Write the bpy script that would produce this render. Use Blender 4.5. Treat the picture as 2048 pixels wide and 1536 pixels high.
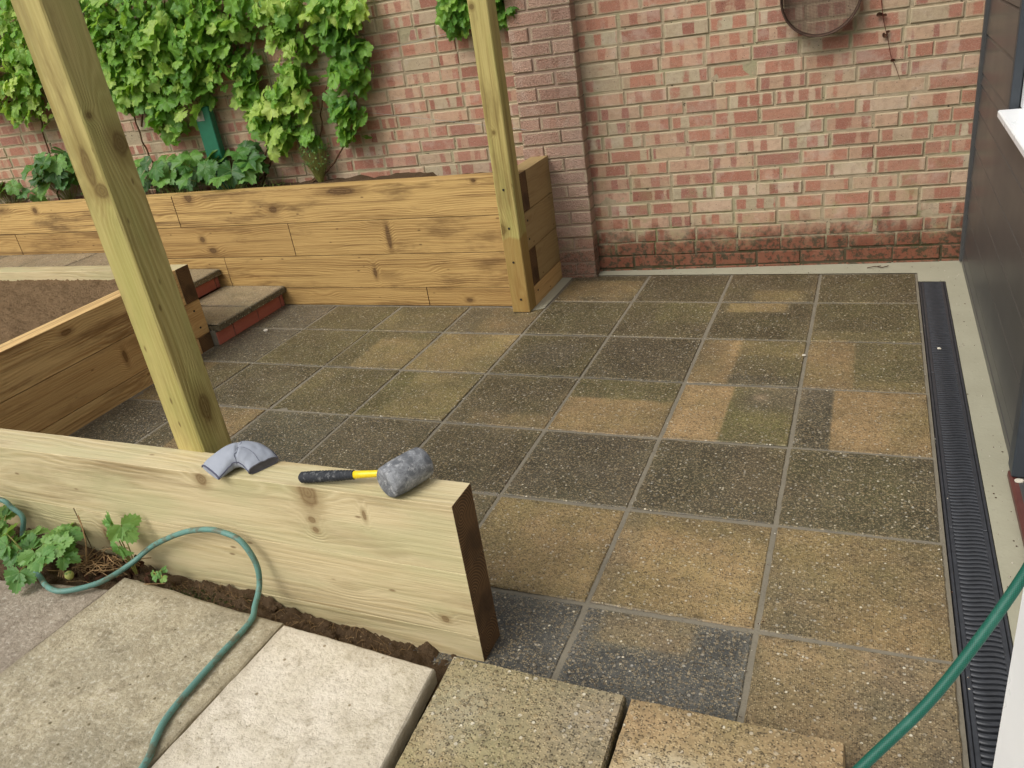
import bpy, bmesh, math, random
from mathutils import Vector, Matrix, noise
R = math.radians
scene = bpy.context.scene
COL = scene.collection
for o in list(bpy.data.objects): bpy.data.objects.remove(o)

# ------------------------------------------------------------------ camera, sky, sun, exposure
cd = bpy.data.cameras.new('camera'); cam = bpy.data.objects.new('camera', cd); COL.objects.link(cam); scene.camera = cam
right = Vector((0.9169028, 0.3732589, -0.1413048)); down = Vector((0.0463722, -0.4512847, -0.8911743)); fwd = Vector((-0.3964074, 0.8105676, -0.4310931))
m = Matrix((right, -down, -fwd)).transposed().to_4x4(); m.translation = Vector((-0.2410186, -4.2922784, 1.5181511))
cam.matrix_world = m
cd.sensor_width = 36.0; cd.lens = 36.0 * 1604.543 / 2048.0; cd.clip_start = 0.02; cd.clip_end = 500

SUN_EL, SUN_AZ = R(50), R(208)          # azimuth clockwise from +y: the light comes from the left, behind the camera
world = bpy.data.worlds.new('World'); scene.world = world; world.use_nodes = True
wn = world.node_tree; wn.nodes.clear()
sky = wn.nodes.new('ShaderNodeTexSky'); sky.sky_type = 'NISHITA'; sky.sun_disc = False
sky.sun_elevation = SUN_EL; sky.sun_rotation = SUN_AZ; sky.dust_density = 4; sky.air_density = 1.2; sky.ozone_density = 0.6
hs = wn.nodes.new('ShaderNodeHueSaturation'); hs.inputs['Saturation'].default_value = 0.3
bg = wn.nodes.new('ShaderNodeBackground'); bg.inputs['Strength'].default_value = 0.15
wo = wn.nodes.new('ShaderNodeOutputWorld')
wn.links.new(sky.outputs[0], hs.inputs['Color']); wn.links.new(hs.outputs[0], bg.inputs[0]); wn.links.new(bg.outputs[0], wo.inputs[0])
sl = bpy.data.lights.new('sun', 'SUN'); sl.energy = 1.55; sl.angle = R(34); sl.color = (1.0, 0.985, 0.955)
so = bpy.data.objects.new('sun', sl); COL.objects.link(so)
sd = Vector((math.sin(SUN_AZ) * math.cos(SUN_EL), math.cos(SUN_AZ) * math.cos(SUN_EL), math.sin(SUN_EL)))
so.rotation_euler = sd.to_track_quat('Z', 'Y').to_euler()
scene.view_settings.view_transform = 'Standard'; scene.view_settings.look = 'None'
scene.view_settings.gamma = 1; scene.view_settings.exposure = 0.1
scene.render.engine = 'CYCLES'

# ------------------------------------------------------------------ small node language
def S(r, g, b):                                                     # sRGB 0-255 to linear
    f = lambda c: (c / 255 / 12.92) if c <= 10 else ((c / 255 + .055) / 1.055) ** 2.4
    return (f(r), f(g), f(b), 1)
class G:
    def __init__(s, name):
        s.mat = bpy.data.materials.new(name); s.mat.use_nodes = True; s.nt = s.mat.node_tree; s.nt.nodes.clear()
        s.out = s.n('ShaderNodeOutputMaterial'); s.bsdf = s.n('ShaderNodeBsdfPrincipled'); s.nt.links.new(s.bsdf.outputs[0], s.out.inputs[0])
    def n(s, t, **k):
        x = s.nt.nodes.new(t)
        for a, v in k.items(): setattr(x, a, v)
        return x
    def put(s, sock, v):
        if v is None: return
        if isinstance(v, bpy.types.NodeSocket): s.nt.links.new(v, sock)
        else:
            if hasattr(sock.default_value, '__len__') and not hasattr(v, '__len__'): v = [v] * len(sock.default_value)
            sock.default_value = v
    def m(s, op, a, b=None, c=None, clamp=False):
        x = s.n('ShaderNodeMath', operation=op, use_clamp=clamp); s.put(x.inputs[0], a); s.put(x.inputs[1], b); s.put(x.inputs[2], c); return x.outputs[0]
    def mix(s, f, a, b, blend='MIX'):
        x = s.n('ShaderNodeMix', data_type='RGBA', blend_type=blend); s.put(x.inputs[0], f); s.put(x.inputs[6], a); s.put(x.inputs[7], b); return x.outputs[2]
    def noise(s, v, sc, det=3, ro=.55, out=0, dist=0):
        x = s.n('ShaderNodeTexNoise'); s.put(x.inputs['Vector'], v); s.put(x.inputs['Scale'], sc); s.put(x.inputs['Detail'], det); s.put(x.inputs['Roughness'], ro); s.put(x.inputs['Distortion'], dist); return x.outputs[out]
    def voro(s, v, sc, feature='F1', rnd=1.0):
        x = s.n('ShaderNodeTexVoronoi', feature=feature); s.put(x.inputs['Vector'], v); s.put(x.inputs['Scale'], sc); s.put(x.inputs['Randomness'], rnd); return x.outputs
    def mr(s, v, a, b, c=0., d=1., smooth=True):
        x = s.n('ShaderNodeMapRange', interpolation_type='SMOOTHSTEP' if smooth else 'LINEAR'); s.put(x.inputs[0], v)
        for i, q in enumerate((a, b, c, d)): s.put(x.inputs[i + 1], q)
        return x.outputs[0]
    def ramp(s, f, stops):
        x = s.n('ShaderNodeValToRGB'); s.put(x.inputs[0], f); e = x.color_ramp.elements
        while len(e) < len(stops): e.new(.5)
        for q, (p, c) in zip(e, stops): q.position = p; q.color = c
        return x.outputs[0]
    def vm(s, v, k, op='MULTIPLY'):
        x = s.n('ShaderNodeVectorMath', operation=op); s.put(x.inputs[0], v); s.put(x.inputs[1], k); return x.outputs[0]
    def sep(s, v): x = s.n('ShaderNodeSeparateXYZ'); s.put(x.inputs[0], v); return x.outputs
    def comb(s, a, b, c): x = s.n('ShaderNodeCombineXYZ'); s.put(x.inputs[0], a); s.put(x.inputs[1], b); s.put(x.inputs[2], c); return x.outputs[0]
    def uv(s): return s.n('ShaderNodeUVMap', uv_map='UVMap').outputs[0]
    def obj(s): return s.n('ShaderNodeTexCoord').outputs['Object']
    def pos(s): return s.n('ShaderNodeNewGeometry').outputs['Position']
    def att(s, name='rnd'): return s.n('ShaderNodeAttribute', attribute_name=name).outputs
    def bump(s, h, st=.5, d=.01):
        x = s.n('ShaderNodeBump'); s.put(x.inputs['Height'], h); s.put(x.inputs['Strength'], st); s.put(x.inputs['Distance'], d); s.nt.links.new(x.outputs[0], s.bsdf.inputs['Normal']); return x.outputs[0]
    def fin(s, col, rough=.6, spec=.4, metal=0):
        s.put(s.bsdf.inputs['Base Color'], col); s.put(s.bsdf.inputs['Roughness'], rough); s.put(s.bsdf.inputs['Specular IOR Level'], spec); s.put(s.bsdf.inputs['Metallic'], metal); return s.mat

# ------------------------------------------------------------------ materials
def wood(name, light, mid, dark, wet=.25, grain=1.0, knots=1.0, green=None, rough=.62, st=1.3, ek=(), wetz=False, fg=.7):
    g = G(name); uv = g.uv(); u, v, _ = g.sep(uv); rn = g.att()[0]; rr, rg, rb = g.sep(rn)
    base = g.comb(u, v, g.m('MULTIPLY', rr, 37.0))
    kn = g.voro(g.comb(g.m('MULTIPLY', u, 2.6), g.m('MULTIPLY', v, 7.5), g.m('MULTIPLY', rr, 37.0)), 1.0)
    kd = kn['Distance']
    size = g.mr(g.sep(kn['Color'])[0], .35, 1, 0, .13 * knots, False)          # many cells have no knot at all
    bulge = g.m('MULTIPLY', g.mr(kd, 0, .42, 1, 0), g.mr(size, 0.0, .03))
    warp = g.noise(g.vm(base, (.9, 5, 1)), 1.0, 3)
    fine = g.noise(g.vm(base, (5, 160, 1)), 1.0, 2, .6)
    ring = g.m('ADD', g.m('ADD', g.m('MULTIPLY', v, 95 * grain), g.m('MULTIPLY', warp, 16.0)), g.m('MULTIPLY', bulge, 5.0))
    em = 0.0; eh = 0.0; er = 0.0
    for (ku, kv, ru, rv, kr_) in ek:                                 # the knots one can point to
        sel = g.m('LESS_THAN', g.m('ABSOLUTE', g.m('SUBTRACT', rr, kr_)), .012)
        d = g.m('SQRT', g.m('ADD', g.m('POWER', g.m('DIVIDE', g.m('SUBTRACT', u, ku), ru), 2), g.m('POWER', g.m('DIVIDE', g.m('SUBTRACT', v, kv), rv), 2)))
        d = g.m('ADD', d, g.m('MULTIPLY', g.m('SUBTRACT', g.noise(g.vm(base, (40, 60, 1)), 1.0, 2), .5), .5))
        em = g.m('MAXIMUM', em, g.m('MULTIPLY', g.mr(d, 1.1, .8), sel)); eh = g.m('MAXIMUM', eh, g.m('MULTIPLY', g.mr(d, 2.4, .9), sel)); er = g.m('ADD', er, g.m('MULTIPLY', g.m('MULTIPLY', g.mr(d, 4.5, .5), sel), 3.0))
        er2 = g.m('ABSOLUTE', g.m('SINE', g.m('MULTIPLY', d, 9.0))); em = g.m('MULTIPLY', em, g.m('SUBTRACT', 1.0, g.m('MULTIPLY', g.m('MULTIPLY', er2, .35), g.m('MULTIPLY', sel, g.m('LESS_THAN', d, 1.1)))))
    ring = g.m('ADD', ring, er)
    rings = g.m('POWER', g.m('ABSOLUTE', g.m('SINE', g.m('MULTIPLY', ring, 1.7))), 1.3)
    rmask = g.mr(g.noise(g.vm(base, (1.1, 9, 1)), 1.3, 2), .35, .7)
    rings = g.m('MULTIPLY', rings, g.m('MULTIPLY_ADD', rmask, .8, .22))
    streak = g.noise(g.vm(base, (.8, 34, 1)), 1.0, 4, .65)
    tone = g.m('ADD', g.m('MULTIPLY', rings, .72), g.m('ADD', g.m('MULTIPLY', g.m('SUBTRACT', fine, .5), fg), g.m('MULTIPLY', g.m('SUBTRACT', streak, .5), st)))
    c = g.mix(g.m('ADD', tone, .05, clamp=True), light, mid)
    big = g.mr(g.noise(g.vm(base, (1.5, 6, 1)), 1.3, 5, .65), .50, .68, 0, wet)
    c = g.mix(g.m('MULTIPLY', g.mr(streak, .52, .70), wet), c, dark)
    c = g.mix(big, c, dark)
    c = g.mix(g.mr(rg, 0, 1, 0, .55, False), c, mid)
    if green:
        c = g.mix(g.mr(g.noise(g.vm(base, (1.6, 5, 1)), 1.7, 3), .4, .72, 0, .6), c, green)
    # knots: a dark eye with its own rings, and small resin ticks
    eye = g.m('MULTIPLY', g.mr(kd, size, g.m('MULTIPLY', size, .45)), g.mr(size, .012, .03))
    kr = g.m('ABSOLUTE', g.m('SINE', g.m('MULTIPLY', kd, 190.0)))
    kcol = g.mix(kr, g.mix(.45, mid, dark), dark)
    halo = g.m('MULTIPLY', g.mr(kd, g.m('MULTIPLY', size, 2.8), g.m('MULTIPLY', size, .8), 0, .55), g.mr(size, .012, .03))
    c = g.mix(halo, c, g.mix(.5, mid, dark)); c = g.mix(g.m('MULTIPLY', eye, .9), c, kcol)
    if ek: c = g.mix(g.m('MULTIPLY', eh, .6), c, g.mix(.55, mid, dark)); c = g.mix(g.m('MULTIPLY', em, .95), c, g.mix(.92, mid, dark))
    tk = g.voro(g.vm(base, (15, 38, 1)), 1.0); tick = g.m('MULTIPLY', g.mr(tk['Distance'], .22, .08), g.m('GREATER_THAN', g.sep(tk['Color'])[1], .90))
    c = g.mix(g.m('MULTIPLY', tick, .75), c, dark)
    if wetz: c = g.mix(g.m('MULTIPLY', g.mr(g.m('ADD', g.sep(g.pos())[2], g.m('MULTIPLY', warp, .12)), .47, .45), g.m('LESS_THAN', rr, .5)), c, g.mix(.6, c, S(146, 106, 54)))
    fib = g.noise(g.vm(base, (14, 420, 1)), 1.0, 2)
    g.bump(g.m('ADD', g.m('MULTIPLY', fib, .5), g.m('MULTIPLY', tone, .9)), .45, .004)
    return g.fin(c, g.m('MULTIPLY_ADD', fine, .2, rough - .1), .3)
def endgrain(name, c1, c2):
    g = G(name); uv = g.uv(); u, v, _ = g.sep(uv); rr, rg, rb = g.sep(g.att()[0])
    nz = g.noise(uv, 14, 3)
    d = g.m('SQRT', g.m('ADD', g.m('POWER', g.m('ADD', u, g.m('MULTIPLY_ADD', rr, .06, .0)), 2), g.m('POWER', g.m('ADD', v, g.m('MULTIPLY_ADD', rg, .10, -.05)), 2)))
    k = g.m('ABSOLUTE', g.m('SINE', g.m('MULTIPLY_ADD', d, 420.0, g.m('MULTIPLY', nz, 5.0))))
    c = g.mix(g.m('MULTIPLY', k, .8), c1, c2)
    c = g.mix(g.mr(g.noise(uv, 9, 4), .42, .68, 0, .7), c, c2)
    g.bump(g.noise(uv, 300, 2), .3, .002)
    return g.fin(c, .7, .25)
W_PLANTER = wood('amber_softwood', S(202, 168, 106), S(144, 110, 62), S(80, 56, 32), .7, 1.3, 1.2, ek=[(26.55,.085,.03,.02,.75),(25.93,.185,.03,.03,.75),(27.05,.17,.10,.022,.75),(27.88,.185,.012,.012,.75),(24.54,.16,.02,.02,.75),(27.30,.10,.014,.075,.55),(25.94,.118,.02,.018,.55),(26.0,.045,.028,.018,.55),(27.16,.09,.012,.03,.35),(26.38,.085,.02,.015,.15),(27.74,.035,.02,.012,.15)], fg=1.3)
W_SIDE = wood('weathered_softwood', S(176, 154, 108), S(148, 122, 80), S(100, 70, 44), .3, 1.1, .8)
W_BED = wood('brown_softwood', S(226, 192, 132), S(180, 138, 84), S(104, 72, 40), .6, 1.4, 1.0, ek=[(11.82,.112,.012,.035,.5),(11.97,.15,.03,.014,.8),(11.65,.05,.01,.01,.5)], fg=1.2)
W_FRONT = wood('pale_softwood', S(206, 190, 150), S(178, 158, 114), S(118, 94, 62), .34, .8, .7, S(178, 174, 130), st=.75, ek=[(20.42,.185,.030,.050,.35),(20.432,.098,.012,.011,.35),(20.43,.066,.010,.010,.35),(20.78,.18,.02,.02,.35),(20.09,.04,.012,.011,.63),(21.28,.11,.012,.03,.63),(20.26,.137,.006,.015,.35)])
W_POST = wood('green_tinted_softwood', S(184, 168, 106), S(152, 132, 72), S(98, 76, 38), .45, 1.15, .8, S(160, 156, 88), ek=[(4.80,.055,.045,.020,.72),(5.53,.080,.035,.022,.72),(5.61,.02,.008,.008,.72),(5.49,3.145,.06,.018,.72),(5.43,3.125,.02,.03,.72),(2.24,3.16,.010,.009,.37),(1.756,3.195,.03,.025,.37),(2.8,3.18,.012,.012,.37)], wetz=True)
E_WET = endgrain('wet_end_grain', S(130, 98, 64), S(56, 40, 27))
E_DRY = endgrain('dry_end_grain', S(150, 120, 74), S(96, 70, 40))

def slab_mat(name='aggregate_paving', scale=1.0):
    g = G(name); p = g.pos(); a = g.att('tone'); t, gr, bl = g.sep(a[0]); rn = g.att('rnd')[0]
    n1 = g.noise(p, 9, 6, .72); n2 = g.noise(p, 28, 4, .6); n3 = g.noise(g.vm(p, (3.3, 2.1, 5), 'ADD'), 4.5, 4, .6); n6 = g.noise(g.vm(p, (8, 1, 2), 'ADD'), 3.2, 5, .7)
    t = g.m('ADD', t, g.m('MULTIPLY', g.m('SUBTRACT', n6, .5), .5)); tt = g.m('ADD', t, g.m('MULTIPLY', g.m('SUBTRACT', n1, .5), .45))
    c = g.ramp(tt, [(0.0, S(60, 54, 40)), (.28, S(90, 80, 60)), (.5, S(132, 110, 76)), (.75, S(170, 140, 98)), (1.0, S(205, 192, 162))])
    c = g.mix(g.m('MULTIPLY', g.m('ADD', gr, g.m('MULTIPLY', g.m('SUBTRACT', n3, .48), 1.4), clamp=True), .75), c, g.ramp(tt, [(0, S(64, 64, 34)), (1, S(160, 154, 92))]))
    c = g.mix(g.m('MULTIPLY', bl, .7), c, g.ramp(tt, [(0, S(78, 80, 79)), (1, S(158, 158, 150))]))
    # exposed pebbles: coarse and fine
    v1 = g.voro(p, 105 * scale); r1 = g.sep(v1['Color']); v2 = g.voro(g.vm(p, (7, 3, 1), 'ADD'), 210 * scale); r2 = g.sep(v2['Color'])
    peb = g.ramp(r1[1], [(0, S(84, 76, 62)), (.3, S(124, 104, 74)), (.6, S(158, 136, 96)), (.85, S(186, 170, 140)), (1, S(226, 220, 205))])
    k1 = g.m('MULTIPLY', g.mr(v1['Distance'], .52, .30), g.m('GREATER_THAN', r1[0], .60))
    c0 = c
    fb = g.m('GREATER_THAN', r1[0], .45); k1 = g.m('MULTIPLY', g.mr(v1['Distance'], .52, .36), fb)
    c = g.mix(g.m('MULTIPLY', k1, .66), c, g.mix(.62, c0, peb))
    k1b = g.m('MULTIPLY', g.mr(v1['Distance'], .42, .26), g.m('GREATER_THAN', r1[0], .97)); c = g.mix(g.m('MULTIPLY', k1b, .85), c, S(214, 205, 180))
    k2 = g.m('MULTIPLY', g.mr(v2['Distance'], .5, .3), g.m('GREATER_THAN', r2[0], .58)); c = g.mix(g.m('MULTIPLY', k2, .62), c, g.mix(.62, c0, S(206, 186, 144)))
    k3 = g.m('MULTIPLY', g.mr(v2['Distance'], .5, .3), g.m('LESS_THAN', r2[0], .38)); c = g.mix(g.m('MULTIPLY', k3, .68), c, S(38, 33, 26))
    n5 = g.noise(p, 95, 3, .7); c = g.mix(g.mr(n5, .52, .72, 0, .5), c, S(50, 44, 34)); c = g.mix(g.mr(n5, .48, .28, 0, .35), c, S(196, 172, 130))
    c = g.mix(g.mr(n2, .5, .7, 0, .25), c, S(60, 54, 42))
    h = g.m('ADD', g.m('MULTIPLY', k1, .5), g.m('ADD', g.m('MULTIPLY', k2, .35), g.m('MULTIPLY', n2, .6)))
    g.bump(h, .85, .005)
    return g.fin(c, g.mr(n1, .3, .75, .40, .64), .38)
M_SLAB = slab_mat()
def mortar_mat():
    g = G('joint_mortar'); p = g.pos(); n = g.noise(p, 12, 5, .65); n2 = g.noise(p, 160, 3)
    c = g.mix(n, S(108, 101, 87), S(138, 130, 112)); c = g.mix(g.mr(n2, .5, .8, 0, .4), c, S(84, 76, 60)); g.bump(n2, .4, .003); return g.fin(c, .75, .3)
M_MORTAR = mortar_mat()
def concrete_mat(name, a, b, sc=5, spec=.3, rough=.7):
    g = G(name); p = g.pos(); n = g.noise(p, sc, 6, .65); n2 = g.noise(p, 90, 4, .6)
    c = g.mix(n, a, b); c = g.mix(g.mr(n2, .62, .75, 0, .35), c, S(96, 92, 78))
    v = g.voro(p, 30); c = g.mix(g.m('MULTIPLY', g.mr(v['Distance'], .12, .06), g.m('GREATER_THAN', g.sep(v['Color'])[0], .8)), c, S(70, 62, 50))
    g.bump(g.m('ADD', n2, n), .35, .004); return g.fin(c, rough, spec)
M_CONC = concrete_mat('smooth_grey_concrete', S(150, 146, 124), S(174, 170, 148))
def flag_mat(name, a, b, dirt, amt=.5, pits=True):
    g = G(name); p = g.obj(); n = g.noise(p, 4, 6, .6); n2 = g.noise(p, 22, 5, .65); n3 = g.noise(g.vm(p, (5, 1, 3), 'ADD'), 90, 5, .7)
    c = g.mix(g.mr(n, .32, .68), a, b); c = g.mix(g.mr(n2, .46, .78, 0, amt), c, dirt); c = g.mix(g.mr(n3, .5, .72, 0, amt), c, dirt); c = g.mix(g.mr(n3, .5, .3, 0, amt * .7), c, S(222, 214, 196))
    n4 = g.noise(g.vm(p, (1, 8, 2), 'ADD'), 9, 6, .75); c = g.mix(g.mr(n4, .56, .64, 0, amt * .7), c, g.mix(.5, dirt, a))
    if pits:
        v = g.voro(p, 42); c = g.mix(g.m('MULTIPLY', g.mr(v['Distance'], .22, .12), g.m('GREATER_THAN', g.sep(v['Color'])[0], .90)), c, dirt)
    u = g.sep(g.uv()); ed = g.m('MINIMUM', g.m('MINIMUM', u[0], g.m('SUBTRACT', 1, u[0])), g.m('MINIMUM', u[1], g.m('SUBTRACT', 1, u[1])))
    c = g.mix(g.m('MULTIPLY', g.mr(g.m('ADD', ed, g.m('MULTIPLY', n2, .06)), .10, .02), amt), c, g.mix(.4, dirt, a))
    g.bump(g.m('ADD', g.m('MULTIPLY', n2, 1.2), g.m('MULTIPLY', n3, .55)), .75, .01); return g.fin(c, .82, .2)
F_A = flag_mat('buff_stone_flag', S(182, 170, 142), S(150, 141, 118), S(108, 96, 72), .65)
F_0 = flag_mat('pink_grey_stone_flag', S(164, 152, 134), S(140, 128, 112), S(104, 90, 74), .6)
F_B = flag_mat('pale_cream_flag', S(218, 208, 190), S(198, 187, 164), S(142, 128, 102), .6)

def brick_mat(name, reds, buffs, dark, bands=True, rough_tex=0.0):
    g = G(name); u, v, _ = g.sep(g.uv()); rr, rg, rb = g.sep(g.att()[0]); p = g.pos(); z = g.sep(p)[2]
    idv = g.m('MULTIPLY', rr, 91.0)
    red = g.ramp(rg, reds); buf = g.ramp(rb, buffs)
    n = g.noise(g.comb(g.m('MULTIPLY', u, 17.0), g.m('MULTIPLY', v, 1.2), idv), 1.0, 0, .4)
    thr = g.m('MULTIPLY_ADD', g.m('FRACT', g.m('MULTIPLY', rr, 17.3)), .26, .37)
    wob = g.m('MULTIPLY', g.m('SUBTRACT', g.noise(p, 60, 3), .5), .10)
    band = g.mr(g.m('ADD', n, wob), g.m('SUBTRACT', thr, .03), g.m('ADD', thr, .03)); band = g.m('MULTIPLY', band, g.m('MULTIPLY_ADD', g.m('FRACT', g.m('MULTIPLY', rr, 53.7)), .4, .62, clamp=True))
    if not bands: band = g.m('MULTIPLY', band, .4); band = g.m('MAXIMUM', band, g.mr(g.noise(p, 3.2, 4, .6), .45, .62, 0, .7))
    c = g.mix(band, red, buf)
    n2 = g.noise(p, 35, 5, .7); n3 = g.noise(p, 9, 5, .65); n4 = g.noise(p, 240, 3, .6)
    c = g.mix(g.mr(n2, .42, .75, 0, .35), c, dark)
    c = g.mix(g.mr(n4, .45, .75, 0, .3), c, S(208, 192, 168)); c = g.mix(g.mr(g.noise(g.vm(p, (4, 9, 1), 'ADD'), 6, 5, .7), .52, .68, 0, .38), c, S(198, 182, 164))
    spk = g.voro(p, 120); c = g.mix(g.m('MULTIPLY', g.mr(spk['Distance'], .30, .15), g.m('GREATER_THAN', g.sep(spk['Color'])[0], .95)), c, S(54, 44, 36))
    edge = g.m('MINIMUM', g.m('SUBTRACT', .107, g.m('ABSOLUTE', u)), g.m('SUBTRACT', .0325, g.m('ABSOLUTE', v)))
    c = g.mix(g.mr(g.m('ADD', edge, g.m('MULTIPLY', n2, -.014)), .004, -.005, 0, .75), c, S(182, 168, 138))   # lime smear at the arris
    lich = g.m('MULTIPLY', g.mr(n3, .5, .7), g.mr(z, .75, .15, 0.08, .55)); c = g.mix(lich, c, S(150, 146, 100))
    damp = g.mr(g.m('ADD', z, g.m('MULTIPLY', g.m('SUBTRACT', n3, .5), .40)), .31, .12, 0, .9)
    c = g.mix(damp, c, g.mix(g.mr(n2, .46, .6), S(116, 64, 44), S(40, 38, 18)))
    c = g.mix(.06, c, S(146, 136, 120))
    h = g.m('ADD', g.m('MULTIPLY', n2, .6), g.m('MULTIPLY', n4, .25 + rough_tex))
    if rough_tex: h = g.m('ADD', h, g.m('MULTIPLY', g.voro(g.vm(p, (1, 1, .6)), 170)['Distance'], rough_tex)); c = g.mix(g.mr(g.voro(g.vm(p, (1, 1, .6)), 170)['Distance'], .2, .5, 0, .3), c, S(190, 165, 145))
    g.bump(h, .8, .009); return g.fin(c, .85, .2)
M_BRICK = brick_mat('flashed_stock_brick', [(0, S(146, 92, 76)), (.25, S(164, 108, 88)), (.5, S(178, 122, 98)), (.75, S(152, 102, 88)), (1, S(176, 126, 102))],
                    [(0, S(184, 156, 126)), (.35, S(192, 158, 130)), (.6, S(174, 164, 134)), (.8, S(200, 180, 152)), (1, S(190, 144, 118))], S(110, 78, 62))
M_PIER = brick_mat('plum_pier_brick', [(0, S(126, 86, 72)), (.3, S(162, 116, 96)), (.6, S(186, 148, 126)), (.8, S(144, 98, 82)), (1, S(178, 130, 108))], [(0, S(190, 156, 140)), (1, S(176, 146, 128))], S(84, 58, 50), False, .6)
def wallmortar():
    g = G('lime_mortar'); p = g.pos(); z = g.sep(p)[2]; n = g.noise(p, 30, 5, .7); n2 = g.noise(p, 6, 4)
    c = g.mix(n, S(138, 124, 100), S(184, 168, 140)); c = g.mix(g.mr(n2, .45, .7, 0, .6), c, S(152, 152, 114)); c = g.mix(g.m('MULTIPLY', g.mr(g.noise(p, 12, 4), .5, .62), g.mr(z, .45, .15, 0, .7)), c, S(104, 110, 60))
    c = g.mix(g.mr(g.m('ADD', z, g.m('MULTIPLY', g.m('SUBTRACT', n, .5), .2)), .2, .08, 0, .85), c, S(48, 42, 26)); ho = g.noise(p, 55, 3, .6); c = g.mix(g.mr(ho, .64, .7, 0, .8), c, S(44, 36, 26))
    g.bump(n, .9, .008); return g.fin(c, .9, .15)
M_WMORT = wallmortar()
M_PMORT = concrete_mat('pier_mortar', S(142, 120, 104), S(170, 148, 130), 14, .2, .9)
M_TERRA = concrete_mat('terracotta_riser', S(168, 94, 78), S(182, 110, 94), 9, .3, .6)
def soil_mat(name, a, b, sc=1.0):
    g = G(name); p = g.pos(); n = g.noise(p, 14 * sc, 6, .7); n2 = g.noise(p, 90 * sc, 5, .7); v = g.voro(p, 120 * sc)
    c = g.mix(n, a, b); c = g.mix(g.mr(n2, .5, .75, 0, .6), c, (a[0] * .35, a[1] * .35, a[2] * .35, 1)); c = g.mix(g.m('MULTIPLY', g.mr(v['Distance'], .3, .1), g.m('GREATER_THAN', g.sep(v['Color'])[0], .93)), c, S(170, 150, 120))
    g.bump(g.m('ADD', n2, g.m('MULTIPLY', n, .7)), 1.0, .02); return g.fin(c, .95, .1)
M_SOIL = soil_mat('dark_clod_soil', S(112, 92, 70), S(80, 64, 46))
M_SOILB = soil_mat('raked_brown_soil', S(150, 124, 92), S(124, 98, 70), 1.3)
def leaf_mat(name, a, b, c3, trans=.35):
    g = G(name); x, y, _ = g.sep(g.uv()); rr, rg, rb = g.sep(g.att()[0])
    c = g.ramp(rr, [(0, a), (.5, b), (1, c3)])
    ang = g.m('ARCTAN2', x, y); rad = g.m('SQRT', g.m('ADD', g.m('MULTIPLY', x, x), g.m('MULTIPLY', y, y)))
    vein = g.mr(g.m('MULTIPLY', g.m('ABSOLUTE', g.m('SINE', g.m('MULTIPLY', ang, 3.2))), rad), .05, .01, 0, .55)
    n = g.noise(g.pos(), 70, 3); c = g.mix(g.mr(n, .4, .8, 0, .3), c, a)
    c = g.mix(vein, c, g.mix(.5, c, S(190, 200, 130)))
    g.bump(g.m('ADD', n, vein), .35, .004)
    g.fin(c, .48, .4)
    t = g.n('ShaderNodeBsdfTranslucent'); g.put(t.inputs[0], g.mix(.5, c, S(170, 200, 60))); ms = g.n('ShaderNodeMixShader'); ms.inputs[0].default_value = trans
    g.nt.links.new(g.bsdf.outputs[0], ms.inputs[1]); g.nt.links.new(t.outputs[0], ms.inputs[2]); g.nt.links.new(ms.outputs[0], g.out.inputs[0]); return g.mat
L_VINE = leaf_mat('vine_leaf', S(68, 120, 46), S(130, 178, 70), S(204, 222, 114), .45)
L_DARK = leaf_mat('dark_leaf', S(42, 80, 34), S(66, 112, 46), S(108, 152, 66), .25)
L_STRAW = leaf_mat('strawberry_leaf', S(70, 114, 54), S(106, 152, 78), S(148, 182, 98), .3)
def plain(name, col, rough=.5, spec=.4, metal=0, var=.12, sc=20):
    g = G(name); n = g.noise(g.obj(), sc, 4, .6); d = (col[0] * (1 - var * 2.5), col[1] * (1 - var * 2.5), col[2] * (1 - var * 2.5), 1)
    g.bump(n, .15, .002); return g.fin(g.mix(g.mr(n, .35, .75), col, d), g.m('MULTIPLY_ADD', n, .2, rough - .1), spec, metal)
M_BARK = plain('vine_bark', S(96, 72, 50), .9, .1, 0, .25, 60)
M_TWIG = plain('dry_twig', S(160, 130, 92), .9, .1, 0, .2, 60)
M_REDTWIG = plain('red_brown_stem', S(92, 44, 34), .8, .2, 0, .2, 60)
M_PETIOLE = plain('green_stalk', S(140, 140, 70), .6)
M_DEAD = plain('dead_leaf', S(74, 50, 36), .9, .1, 0, .2, 60)
M_BLACKPL = plain('black_plastic', S(58, 60, 64), .36, .5, 0, .12, 45)
M_VOID = plain('channel_black', S(14, 14, 15), .9, .1)
M_SCREW = plain('dark_screw', S(34, 28, 22), .5, .5)
M_WHITE = plain('white_upvc', S(246, 247, 246), .3, .5, 0, .02, 6)
M_FRAME = plain('anthracite_frame', S(58, 63, 68), .45, .4, 0, .05)
M_SILL = plain('red_brown_threshold', S(98, 58, 52), .45, .4, 0, .1, 12)
def clad_mat():
    g = G('dark_brown_cladding'); p = g.pos(); n = g.noise(g.vm(p, (1, 1, 14)), 3, 4, .6); n2 = g.noise(p, 1.2, 3)
    c = g.mix(n, S(64, 65, 65), S(78, 77, 75)); g.bump(g.noise(g.vm(p, (1, 2, 60)), 6, 3), .06, .002); return g.fin(c, g.mr(n2, .3, .7, .30, .42), .5)
M_CLAD = clad_mat()
M_RUST = plain('rusty_rim', S(86, 66, 54), .7, .3, .3, .2, 40)
M_MESH = plain('rusty_mesh', S(128, 104, 88), .7, .3, .2, .2, 40)
M_WIRE = plain('galvanised_wire', S(150, 150, 142), .45, .5, .6)
M_GREEN = plain('dark_green_plastic', S(34, 104, 76), .45, .4, 0, .06, 15)
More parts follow.
